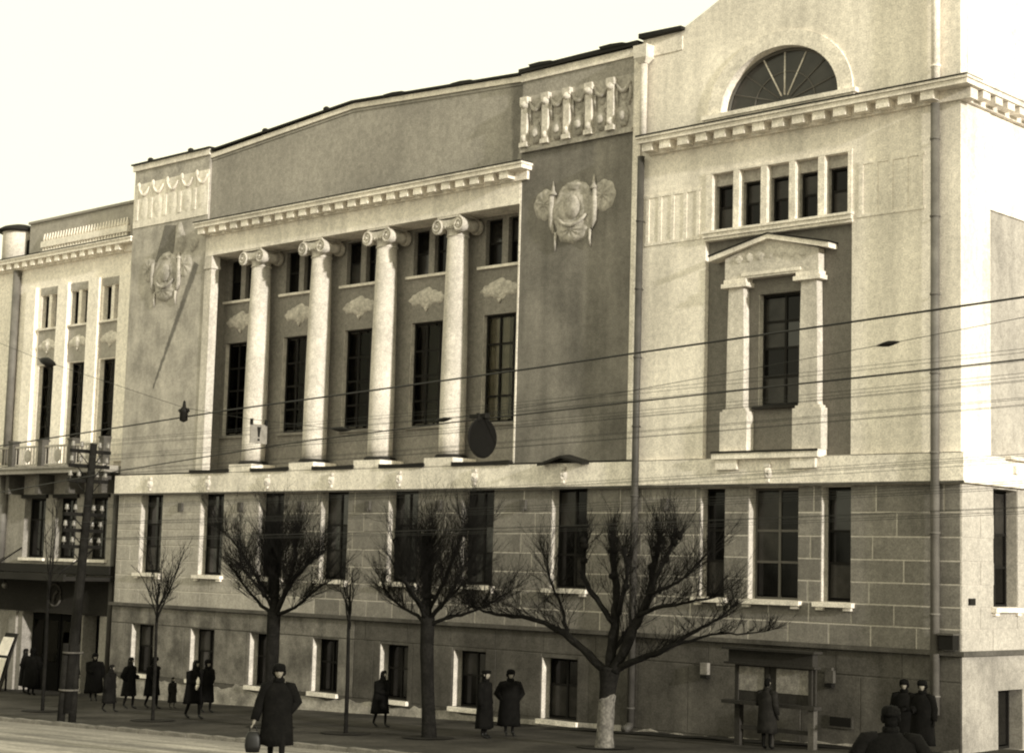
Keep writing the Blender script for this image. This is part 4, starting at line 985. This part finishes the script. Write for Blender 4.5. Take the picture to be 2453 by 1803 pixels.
tree('wide bare tree with thick forked trunk whitewashed at the foot', x, y, [(-27.24, g-.2, .25), (-27.24, g+.25, .20), (-27.2, 1.2, .19), (-27.15, 1.75, .22), (-27.12, 2.05, .27)], L3, 37, 1.42, dens=2.2)
# thin young trees
def thin(label, x, y, top, fork, shoots, seed, r0=.055):
    g = gz(x, y); random.seed(seed); L = []
    for i in range(shoots):
        a = random.uniform(-1, 1); L.append(([(x, fork+random.uniform(-.4, .6)), (x+a*.45, fork+.9), (x+a*1.0+random.uniform(-.2, .2), top-random.uniform(0, .9))], .026, .009, random.uniform(-.7, .7), 7, .6, 1, 2))
    tree(label, x, y, [(x, g-.1, r0), (x, (g+fork)/2, r0*.9), (x-.04, fork, r0*.75), (x-.02, fork+1.2, r0*.35)], L, seed+1, None)
thin('slim young tree with fanned twigs near the walking groups at left', -42.7, -6.69, 4.8, 2.4, 9, 51)
thin('slim straight young tree between the walker and the second tree', -34.98, -6.04, 4.3, 2.6, 4, 61, .06)
thin('very slim young tree in front of the left entrance', -48.82, -6.54, 5.9, 3.2, 4, 71, .06)

# ================================================================== TELEGRAPH POLE AND WIRES
random.seed(3)
pxb, pyb = -43.42, -9.12; gp = gz(pxb, pyb)
pole = thing('telegraph_pole', (pxb, pyb, gp), 'leaning timber telegraph pole with six crossarms of white insulators', 'pole')
def pol(z): t = (z-gp)/(7.55-gp); return (-43.42+t*.5, pyb+t*.1)
q = MB(); q.tube([(*pol(z), z) for z in (gp+.25, 2, 4, 6, 7.55)], [.15, .145, .13, .115, .10], 10); q.build('pole_shaft', mt['timber'], pole)
for s in (-1, 1):
    q = MB(); q.tube([(pxb+s*.10, pyb+s*.12, gp-.3), (pxb+s*.09+.05, pyb+s*.12, gp+1.0), (pxb+s*.08+.08, pyb+s*.11, gp+2.2)], [.115, .11, .105], 8); q.build('stub_post', mt['timber'], pole)
for z in (gp+1.95, gp+.9):
    q = MB(); a, b_ = pol(z); q.tube([(a+.26*math.cos(k*math.pi/8), b_+.28*math.sin(k*math.pi/8), z) for k in range(17)], .03, 5); q.build('wire_binding', mt['plinth'], pole)
armz = [7.32, 6.90, 6.48, 5.52, 5.06, 4.60]
wires = []
for z in armz:
    a, b_ = pol(z)
    q = MB(); q.box(a-.17, a-.08, b_-.66, b_+.66, z-.05, z+.05); arm = q.build('crossarm', mt['timber'], pole)
    for dy in (-.58, -.30, .30, .58):
        q = MB(); q.lathe(a-.125, b_+dy, [(.015, z+.05), (.018, z+.12), (.06, z+.12), (.065, z+.17), (.045, z+.20), (.055, z+.235), (.03, z+.28)], 10)
        p = q.build('insulator', mt['ceramic'], None); setpar2(p, arm); wires.append((a-.125, b_+dy, z+.22))
    for s in (-1, 1):
        q = MB(); q.tube([(a-.10, b_+s*.40, z-.04), (a-.05, b_+s*.05, z-.42)], .016, 5); p = q.build('arm_brace', mt['iron'], None); setpar2(p, arm)
for k, (a, b_, z) in enumerate(wires):
    x1 = -4.0; z1 = z+.032*(x1-a)*1.0-.05; pts = []
    sag = random.uniform(.25, .45)
    for i in range(17):
        t = i/16; pts.append((a+(x1-a)*t, b_+random.uniform(-.0, .0)+(t*.15), z+(z1-z)*t-sag*4*t*(1-t)*.5))
    q = MB(); q.tube(pts, .0042, 4, 0, False); o = q.build('telephone_wire', mt['wire'])
    tag(o, 'thin telephone wire strung to the right from the telegraph pole crossarms', 'wire', 'telephone wires')
def cable(label, pts, rad, name='overhead_cable', ext=None):
    q = MB(); P = [Vector(p) for p in pts]; S = []
    for i in range(len(P)-1):
        for s in range(4): S.append(P[i].lerp(P[i+1], s/4))
    S.append(P[-1]); q.tube(S, rad, 5, 0, False)
    T = thing(name, pts[0], label, 'cable'); q.build('strand', mt['wire'], T); return T
TY = -12.0
cable('thick overhead trolley cable crossing the facade highest of all', [(-62, TY, 6.2), (-48, TY, 7.0), (-38.49, TY, 7.52), (-32.95, TY, 7.83), (-22.84, TY, 8.27), (-20.73, TY, 8.38), (-12.69, TY, 8.77), (-4, TY, 9.2)], .019)
w2 = cable('lower overhead trolley cable below the thick one, carrying the hanging signs', [(-52, TY, 5.2), (-37.05, TY, 6.50), (-30.41, TY, 7.0), (-25.36, TY, 7.27), (-20.7, TY, 7.47), (-12.69, TY, 7.79), (-4, TY, 8.1)], .014)
w3 = cable('thin span wire with a spindle insulator before the aedicule wall', [(-25.57, TY, 7.34), (-20.71, TY, 7.68), (-15.11, TY, 8.2), (-12.69, TY, 8.45), (-5, TY, 9.2)], .006)
w4 = cable('thin sagging span wire slanting down from the far left to the trolley cable', [(-50, TY, 12.0), (-41.44, TY, 9.64), (-40.76, TY, 9.46), (-34.55, TY, 7.97), (-32.0, TY, 7.60), (-31.3, TY, 7.52), (-28.78, TY, 7.25), (-27.4, TY, 7.17)], .006)
def spindle(par, p, L, rad, d):
    q = MB(); P = Vector(p); d = Vector(d).normalized()
    q.tube([P-d*L, P-d*L*.5, P, P+d*L*.5, P+d*L], [.008, rad*.7, rad, rad*.7, .008], 8); q.build('insulator', mt['iron'], par)
spindle(w3, (-15.11, TY, 8.2), .22, .05, (1, 0, .09)); spindle(w3, (-25.57, TY, 7.34), .25, .05, (1, 0, .06))
spindle(w4, (-40.76, TY, 9.46), .45, .13, (1, 0, -.25)); spindle(w4, (-28.78, TY, 7.25), .35, .06, (1, 0, -.08))
q = MB(); q.lathe(-34.55, TY, [(.02, 7.62), (.10, 7.66), (.10, 7.84), (.15, 7.90), (.05, 7.98), (.03, 8.12), (.0, 8.16)], 8); q.box(-34.73, -34.37, TY-.03, TY+.03, 7.88, 7.94); q.build('clamp', mt['iron'], w4)
# hanging signs (faces square to the street)
sx, sz = -31.64, 7.27
t = thing('hanging_sign', (sx, TY, 7.0), 'small square grey sign with a dark exclamation-like mark hung on the span wire', 'sign')
q = MB(); q.box(sx-.012, sx+.012, TY-.24, TY+.24, 7.02, 7.46); q.build('plate', mt['signplate'], t)
q = MB(); yy = TY
q.add([(sx+.014, TY-.055, 7.40), (sx+.014, TY+.055, 7.40), (sx+.014, TY+.025, 7.17), (sx+.014, TY-.025, 7.17), (sx+.018, TY-.055, 7.40), (sx+.018, TY+.055, 7.40), (sx+.018, TY+.025, 7.17), (sx+.018, TY-.025, 7.17)], [(0,1,2,3),(4,7,6,5),(0,4,5,1),(1,5,6,2),(2,6,7,3),(3,7,4,0)])
q.box(sx+.013, sx+.018, TY-.03, TY+.03, 7.08, 7.13); q.build('mark', mt['frame'], t)
for s in (-1, 1): q = MB(); q.box(sx-.025, sx+.025, TY+s*.21-.03, TY+s*.21+.03, 7.44, 7.58); q.build('hanger', mt['iron'], t)
dx_, dz_ = -24.44, 6.93
t = thing('round_sign', (dx_, TY, 6.5), 'black round disc sign seen obliquely, hung from the lower cable', 'sign')
q = MB(); n = 32
q.loft([[(xx, TY+rr*math.cos(2*math.pi*i/n), dz_+rr*math.sin(2*math.pi*i/n)) for i in range(n)] for xx, rr in ((dx_-.03, .37), (dx_-.02, .395), (dx_+.02, .395), (dx_+.03, .37))], True, 0, False); q.build('disc', mt['door'], t)
q = MB(); q.tube([(dx_, TY+.395*math.cos(2*math.pi*i/n), dz_+.395*math.sin(2*math.pi*i/n)) for i in range(n+1)], .02, 6); q.build('rim', mt['iron'], t)
q = MB(); q.box(dx_-.03, dx_+.03, TY-.16, TY-.12, 7.25, 7.42); q.box(dx_-.03, dx_+.03, TY+.12, TY+.16, 7.25, 7.42); q.box(dx_-.35, dx_+.1, TY-.04, TY+.04, 7.33, 7.41); q.build('hanger', mt['iron'], t)

# ================================================================== PEOPLE
def smooth_body(V, E, rad, root, vox):
    me = bpy.data.meshes.new('tmp'); me.from_pydata(V, E, []); o = bpy.data.objects.new('tmp', me); C.objects.link(o)
    mod = o.modifiers.new('s', 'SKIN')
    if not me.skin_vertices: me.attributes
    sk = me.skin_vertices[0].data
    for i, r_ in enumerate(rad): sk[i].radius = (r_, r_); sk[i].use_root = (i == root)
    ss = o.modifiers.new('b', 'SUBSURF'); ss.levels = 1; ss.render_levels = 1
    dg = bpy.context.evaluated_depsgraph_get(); m2 = bpy.data.meshes.new_from_object(o.evaluated_get(dg))
    bpy.data.objects.remove(o, do_unlink=True); bpy.data.meshes.remove(me)
    return m2
def head_mesh(mb, c, s, mi):
    # skull with brow, nose, lips, chin and ears, facing -Y
    nu, nv = 18, 14; vs_ = []
    for j in range(nv+1):
        ph = -math.pi/2+math.pi*j/nv
        for i in range(nu):
            th = 2*math.pi*i/nu; x = math.cos(ph)*math.sin(th); y = -math.cos(ph)*math.cos(th); z = math.sin(ph)
            X, Y, Z = x*.076, y*.096+.005, z*.118
            if Z < 0: X *= 1-.28*(-z)**1.3; 
            fr_ = max(0, -y)
            nx = abs(x)
            if nx < .22: 
                nose = math.exp(-((Z+.012)/.026)**2)*math.exp(-(x/.13)**2); Y -= .028*nose*fr_
            Y -= .008*math.exp(-((Z-.028)/.012)**2)*fr_
            for ex in (-.42, .42): Y += .010*math.exp(-((Z-.008)/.013)**2)*math.exp(-((x-ex)/.16)**2)*fr_
            Y -= .008*math.exp(-((Z+.058)/.010)**2)*math.exp(-(x/.3)**2)*fr_
            Y -= .012*math.exp(-((Z+.100)/.016)**2)*math.exp(-(x/.4)**2)*fr_
            vs_.append((c[0]+X*s, c[1]+Y*s, c[2]+Z*s))
    fs = [(j*nu+i, j*nu+(i+1) % nu, (j+1)*nu+(i+1) % nu, (j+1)*nu+i) for j in range(nv) for i in range(nu)]
    mb.add(vs_, fs, mi, True)
    for sd in (-1, 1): mb.tube([(c[0]+sd*.072*s, c[1]+.012*s, c[2]-.03*s), (c[0]+sd*.086*s, c[1]+.02*s, c[2]), (c[0]+sd*.076*s, c[1]+.018*s, c[2]+.028*s)], [.010*s, .016*s, .010*s], 6, mi)
def person(label, x, y, h, face, coat='coat', hem=.40, stride=.0, arms=('down', 'down'), hat='fur', lean=0.0, group='people on the pavement', dz=0.0, width=1.0, headturn=0.0, bare=False, seed=1):
    """face: world angle (deg) of the direction the person looks (0 = +X)"""
    random.seed(seed); s = h/1.80; g = gz(x, y)+dz
    T = thing('person', (x, y, g), label, 'person', group)
    A = R(face+90)          # local -Y -> face direction
    cs, sn = math.cos(A), math.sin(A)
    def W(p):
        px_, py_, pz = p[0]*s, p[1]*s, p[2]*s
        py_ -= lean*max(0, pz-.85*s)
        return (x+px_*cs-py_*sn, y+px_*sn+py_*cs, g+pz)
    V = []; E = []; rad = []
    def v(p, r_, par=None):
        V.append(p); rad.append(r_*s)
        if par is not None: E.append((par, len(V)-1))
        return len(V)-1
    pel = v((0, 0, .96), .13); sp = v((0, .01, 1.14), .125, pel); ch = v((0, .01, 1.34), .14, sp); nk = v((0, .0, 1.51), .055, ch); hb = v((0, -.005, 1.60), .058, nk)
    ends = {}
    for sd, key in ((-1, 0), (1, 1)):
        sh = v((sd*.19*width, .01, 1.42), .07, ch); pose = arms[key]
        if pose == 'down': el_, wr = (sd*.25*width, .03, 1.15), (sd*.27*width, -.03, .90)
        elif pose == 'pocket': el_, wr = (sd*.31*width, .07, 1.16), (sd*.16*width, -.03, .98)
        elif pose == 'swingf': el_, wr = (sd*.25, -.06, 1.16), (sd*.25, -.24, .97)
        elif pose == 'swingb': el_, wr = (sd*.26, .14, 1.17), (sd*.27, .22, .93)
        elif pose == 'hold': el_, wr = (sd*.25, .0, 1.16), (sd*.12, -.24, 1.12)
        elif pose == 'bag': el_, wr = (sd*.31, .04, 1.14), (sd*.39, -.05, .86)
        elif pose == 'behind': el_, wr = (sd*.30, .10, 1.16), (sd*.08, .18, .98)
        e = v(el_, .048, sh); w = v(wr, .030, e)
        d = (Vector(wr)-Vector(el_)).normalized(); pm = Vector(wr)+d*.07; palm = v(tuple(pm), .030, w)
        side = d.cross(Vector((1, 0, 0))).normalized() if abs(d.x) < .9 else Vector((0, 1, 0))
        inn = d.cross(side).normalized()
        for k in range(4):
            b0 = pm+side*(.026*(k-1.5))+d*.02; f1 = b0+d*(.045-.006*abs(k-1))+inn*.004; f2 = f1+d*.028+inn*.022
            i1 = v(tuple(b0), .010, palm); i2 = v(tuple(f1), .009, i1); v(tuple(f2), .008, i2)
        tb = Vector(wr)+d*.03-side*.035; i1 = v(tuple(tb), .011, w); v(tuple(tb+d*.04-side*.012+inn*.015), .009, i1)
        hip = v((sd*.095, 0, .92), .095, pel); st = stride*sd
        kn = v((sd*.10, -.06-st*.55 if st > 0 else -.02-st*.4, .50), .065, hip); an = v((sd*.10, -st*1.0+.02, .09+(.05 if st < 0 else 0)), .045, kn)
        ho = v((sd*.10, -st*1.0-.08, .045+(.02 if st < 0 else 0)), .045, an); v((sd*.11, -st-.17, .035), .035, ho)
        ends[key] = (Vector((sd*.19*width, .01, 1.42)), Vector(el_), Vector(wr), pm)
    m2 = smooth_body(V, E, rad, pel, .01)
    bm_ = bmesh.new(); bm_.from_mesh(m2); bpy.data.meshes.remove(m2)
    hd = MB(); head_mesh(hd, (0, -.015, 1.685), 1.0, 0); off = []
    ct, st_ = math.cos(R(headturn)), math.sin(R(headturn))
    hv = [bm_.verts.new((p[0]*ct-p[1]*st_, p[0]*st_+p[1]*ct, p[2])) for p in hd.v]
    for fc in hd.f:
        try: bm_.faces.new([hv[i] for i in fc]).smooth = True
        except ValueError: pass
    bmesh.ops.remove_doubles(bm_, verts=bm_.verts, dist=.0008)
    wr_z = min(ends[0][2].z, ends[1][2].z)
    for fc in bm_.faces:
        fc.smooth = True; c_ = fc.calc_center_median()
        hand = any((c_-ends[k][3]).length < .13 and (c_-ends[k][2]).length < .22 for k in (0, 1))
        fc.material_index = 0 if (c_.z > 1.50 or (hand and bare)) else (2 if c_.z < .14 else 1)
    for vv in bm_.verts: vv.co = W(vv.co)
    me = bpy.data.meshes.new('body'); bm_.to_mesh(me); bm_.free()
    for m in (mt['skin'], mt['trouser'], mt['boot']): me.materials.append(m)
    body = link('body', me, T)
    # coat: skirted body and sleeves
    q = MB(); rings = []; n = 26
    prof = [(hem, .275*width, .225), (hem+.12, .268*width, .22), (.72, .255*width, .21), (.95, .24*width, .195), (1.10, .235*width, .185), (1.26, .24*width, .182), (1.38, .22*width, .165), (1.46, .165*width, .13), (1.52, .085, .085), (1.575, .092, .092)]
    for k, (z, rx, ry) in enumerate(prof):
        rg = []; fl = max(0, (1.0-z))
        for i in range(n):
            a = 2*math.pi*i/n; w_ = 1+.085*fl*math.sin(5*a+seed)+.06*fl*math.sin(9*a+2*seed)+.02*noise.noise(Vector((math.cos(a)*2, math.sin(a)*2, z*4+seed)))
            yo = (-stride*.25*math.cos(a)*fl if stride else 0)
            rg.append(W((rx*w_*math.cos(a), ry*w_*math.sin(a)*(1+abs(stride)*.9*fl)+.005, z+.012*math.sin(3*a+seed)*(1 if k == 0 else 0))))
        rings.append(rg)
    q.loft(rings, True)
    for key in (0, 1):
        S, El, Wr, Pm = ends[key]; sd = -1 if key == 0 else 1
        c0 = Vector((sd*.10*width, .01, 1.43))
        q.tube([W(c0), W(S+Vector((sd*.015, 0, -.01))), W(S.lerp(El, .5)), W(El), W(El.lerp(Wr, .5)), W(Wr+(Wr-El).normalized()*.01)], [.095*s, .105*s, .098*s, .092*s, .084*s, .076*s], 12)
    q.build('coat', mt[coat], T)
    if hat != 'scarf':
        q = MB(); q.loft([[W((rr*math.cos(2*math.pi*i/16), rr*math.sin(2*math.pi*i/16)*1.0-.0, z)) for i in range(16)] for z, rr in ((1.50, .098), (1.53, .108), (1.575, .102), (1.585, .085))], True); q.build('collar', mt['fur'] if hat == 'fur' else mt[coat], T)
    # headwear
    q = MB(); hc = (0, -.015)
    def hr(z, rx, ry, yo=0, n_=20, bump=0):
        return [W((lambda a, b_: (a*ct-b_*st_, a*st_+b_*ct, z))(rx*math.cos(2*math.pi*i/n_)*(1+bump*math.sin(7*i+seed)), hc[1]+yo+ry*math.sin(2*math.pi*i/n_)*(1+bump*math.cos(5*i)))) for i in range(n_)]
    if hat == 'fur':
        q.loft([hr(1.715, .088, .105), hr(1.70, .112, .130, 0, 20, .03), hr(1.745, .122, .138, 0, 20, .03), hr(1.79, .112, .128, 0, 20, .03), hr(1.825, .082, .10), hr(1.838, .02, .03)], True); nm = 'fur_hat'; hm = mt['fur']
        for sd in (-1, 1): q.tube([W((sd*.088, .02, 1.71)), W((sd*.095, .02, 1.66)), W((sd*.085, .015, 1.62))], [.035*s, .032*s, .015*s], 7)
    elif hat == 'cap':
        q.loft([hr(1.725, .086, .104), hr(1.74, .092, .110), hr(1.775, .125, .142), hr(1.795, .122, .138), hr(1.815, .05, .06)], True); nm = 'flat_cap'; hm = mt['coat']
        q.loft([hr(1.732, .075, .05, -.105), hr(1.742, .07, .045, -.103)], True)
    elif hat == 'scarf':
        hm = mt['coatgrey']; nm = 'headscarf'
        q.loft([hr(1.48, .15, .13, .02), hr(1.54, .105, .105, .02), hr(1.60, .092, .098, .025), hr(1.68, .096, .105, .025), hr(1.76, .092, .108, .015), hr(1.81, .06, .075, .01), hr(1.822, .015, .02)], True)
    else:
        hm = mt['fur']; nm = 'hair'
        q.loft([hr(1.60, .07, .06, .045), hr(1.66, .084, .09, .025), hr(1.72, .086, .105, .012), hr(1.78, .07, .092, .005), hr(1.812, .02, .03)], True)
    q.build(nm, hm, T)
    if hat in ('fur', 'cap'):
        q = MB(); q.loft([hr(1.57, .070, .055, .045), hr(1.63, .083, .078, .034), hr(1.69, .088, .092, .026), hr(1.73, .090, .10, .018)], True); q.build('hair', mt['fur'], T)
    for sd in (-1, 1):
        q = MB(); ex = sd*.032; P_ = (ex*ct-(-.098)*st_, ex*st_+(-.098)*ct, 1.693); q.lathe(0, 0, [(.001, -.007), (.007, -.003), (.008, .001), (.001, .007)], 8); q.v = [tuple(Vector(W(P_))+Vector(a)*s) for a in q.v]; p = q.build('eye', mt['frame'], None); setpar2(p, body)
    q = MB(); P_ = (-(-.106)*st_, (-.106)*ct, 1.627); q.lathe(0, 0, [(.001, -.004), (.02, 0), (.001, .004)], 8, .4); q.v = [tuple(Vector(W(P_))+Vector(a)*s) for a in q.v]; p = q.build('mouth', mt['coatbrown'], None); setpar2(p, body)
    return T, W, ends
def towards(x, y, tx, ty): return math.degrees(math.atan2(ty-y, tx-x))
# man with the bag, walking towards the camera
bx, by = -24.8, -16.7
T, W, ends = person('man in black coat and fur hat walking forward with a bag', bx, by, 1.84, towards(bx, by, 0, -37), 'coat', .42, .22, ('bag', 'pocket'), 'fur', .02, 'people crossing the street', -.10, 1.1, bare=True, seed=4)
hp = Vector(W(ends[0][3]))+Vector((0, 0, -.06))
t = thing('handbag', (hp.x, hp.y, hp.z-.42), 'dark rounded bag hanging from the walking man\'s hand', 'bag')
fx = Vector((math.cos(R(towards(bx, by, 0, -37))), math.sin(R(towards(bx, by, 0, -37))), 0)); sd_ = Vector((-fx.y, fx.x, 0))
q = MB(); rg = []
for z, a, b_ in ((-.46, .06, .05), (-.45, .12, .07), (-.34, .145, .085), (-.20, .135, .08), (-.10, .10, .06), (-.085, .06, .03)):
    se = lambda v_: math.copysign(abs(v_)**.55, v_)
    rg.append([tuple(hp+fx*(a*se(math.cos(2*math.pi*i/18)))*.5+sd_*(a*se(math.sin(2*math.pi*i/18)))+Vector((0, 0, z))) for i in range(18)])
q.loft(rg, True); q.build('bag_body', mt['boot'], t)
q = MB(); q.tube([hp+sd_*.07+Vector((0, 0, -.10)), hp+sd_*.055+Vector((0, 0, -.02)), hp+Vector((0, 0, .02)), hp-sd_*.055+Vector((0, 0, -.02)), hp-sd_*.07+Vector((0, 0, -.10))], .010, 6); q.build('handle', mt['boot'], t)
q = MB(); q.tube([hp+sd_*.08+Vector((0, 0, -.088)), hp-sd_*.08+Vector((0, 0, -.088))], .009, 6); q.build('clasp', mt['ceramic'], t)
PG = 'people on the pavement'
person('man in long black coat and flat cap standing left of his companion', -31.35, -4.55, 1.70, 20, 'coat', .26, 0, ('down', 'down'), 'cap', 0, PG, seed=5, width=1.15)
person('man in black coat and fur hat with hands in pockets, right of the capped man', -31.42, -3.55, 1.68, -30, 'coat', .28, 0, ('pocket', 'pocket'), 'fur', 0, PG, seed=6, width=1.2)
person('stooped woman in dark coat and headscarf walking right past a basement window', -36.2, -3.72, 1.54, 5, 'coat', .44, .17, ('hold', 'swingb'), 'scarf', .12, PG, seed=7, width=1.3)
T, W, ends = person('woman in flared dark coat carrying a white parcel under her arm', -42.6, -5.35, 1.70, 10, 'coat', .48, .20, ('hold', 'swingb'), 'scarf', .06, PG, seed=8, width=1.3)
c_ = Vector(W((-.14, -.27, 1.10))); t = thing('parcel', tuple(c_-Vector((0, 0, .1))), 'small white paper parcel held by the woman in the flared coat', 'parcel')
q = MB(); q.loft([[tuple(c_+Vector((a*math.cos(2*math.pi*i/10), a*.6*math.sin(2*math.pi*i/10), z+.05*math.cos(2*math.pi*i/10)))) for i in range(10)] for z, a in ((-.14, .03), (-.10, .07), (.06, .08), (.14, .05), (.16, .01))], True, 0, False); q.build('wrapping', mt['poster'], t)
q = MB(); q.tube([tuple(c_+Vector((.086*math.cos(2*math.pi*i/14), .055*math.sin(2*math.pi*i/14), .0))) for i in range(15)], .005, 4); q.build('string', mt['coatgrey'], t)
person('man in black coat walking just behind the woman with the white parcel', -44.7, -3.3, 1.62, 10, 'coat', .36, .12, ('down', 'pocket'), 'fur', .02, PG, seed=9, width=1.2)
person('woman in dark shawl at the left of the close walking pair', -48.0, -3.9, 1.64, 25, 'coat', .46, .12, ('pocket', 'hold'), 'scarf', .03, PG, seed=10, width=1.25)
person('stout person in black coat and fur hat at the right of the close walking pair', -47.6, -3.3, 1.64, 20, 'coat', .46, .18, ('swingf', 'swingb'), 'fur', .08, PG, seed=11, width=1.35)
person('short hooded woman in a grey-black coat stepping out near the entrance', -46.95, -5.35, 1.46, 30, 'coatgrey', .36, .20, ('down', 'down'), 'scarf', .06, PG, seed=12, width=1.4)
person('small child in dark coat and white cap beside the slim tree', -47.3, -2.7, 1.0, 15, 'coatbrown', .34, .08, ('down', 'down'), 'hair', 0, PG, seed=13, width=1.1)
person('dark figure in black coat waiting at the entrance corner', -52.9, -2.0, 1.62, -20, 'coat', .30, 0, ('hold', 'down'), 'fur', 0, PG, seed=14, width=1.35)
person('dark coated figure close against the entrance doors', -55.2, -1.4, 1.66, 100, 'coat', .34, 0, ('down', 'down'), 'fur', 0, PG, seed=19, width=1.15)
person('dark coated figure nearest the white poster board', -58.9, -1.1, 1.66, 60, 'coat', .32, 0, ('pocket', 'down'), 'scarf', 0, PG, seed=21, width=1.35)
person('broad dark figure between the poster board and the telegraph pole', -57.6, -1.6, 1.70, 120, 'coat', .30, 0, ('pocket', 'pocket'), 'fur', 0, PG, seed=22, width=1.35)
person('man in dark coat with bare head reading the notice board', -24.25, -2.25, 1.66, 95, 'coatbrown', .42, 0, ('down', 'hold'), 'hair', 0, PG, seed=15)
person('woman in black coat with pale face nearer the notice board, by the right corner', -21.45, -.75, 1.66, towards(-21.4, -.8, -14, -26), 'coat', .30, 0, ('down', 'hold'), 'fur', 0, PG, seed=16, width=1.15)
person('person in black coat and round fur hat beside the corner downpipe', -20.45, -1.65, 1.70, towards(-20.4, -1.7, -14, -26)-10, 'coat', .30, 0, ('hold', 'down'), 'fur', 0, PG, seed=17, width=1.15)
person('large dark hatted figure cut off by the lower right picture edge', -10.25, -19.95, 1.60, towards(-10.4, -19.9, -24, 0), 'coat', .35, 0, ('pocket', 'pocket'), 'fur', .10, 'people crossing the street', -.1, 1.55, seed=18)
person('dark bulky figure at the lower right edge beside the hatted one', -8.75, -19.6, 1.34, towards(-8.9, -19.6, -20, 0), 'coat', .30, 0, ('pocket', 'pocket'), 'scarf', .08, 'people crossing the street', -.1, 1.6, seed=20)
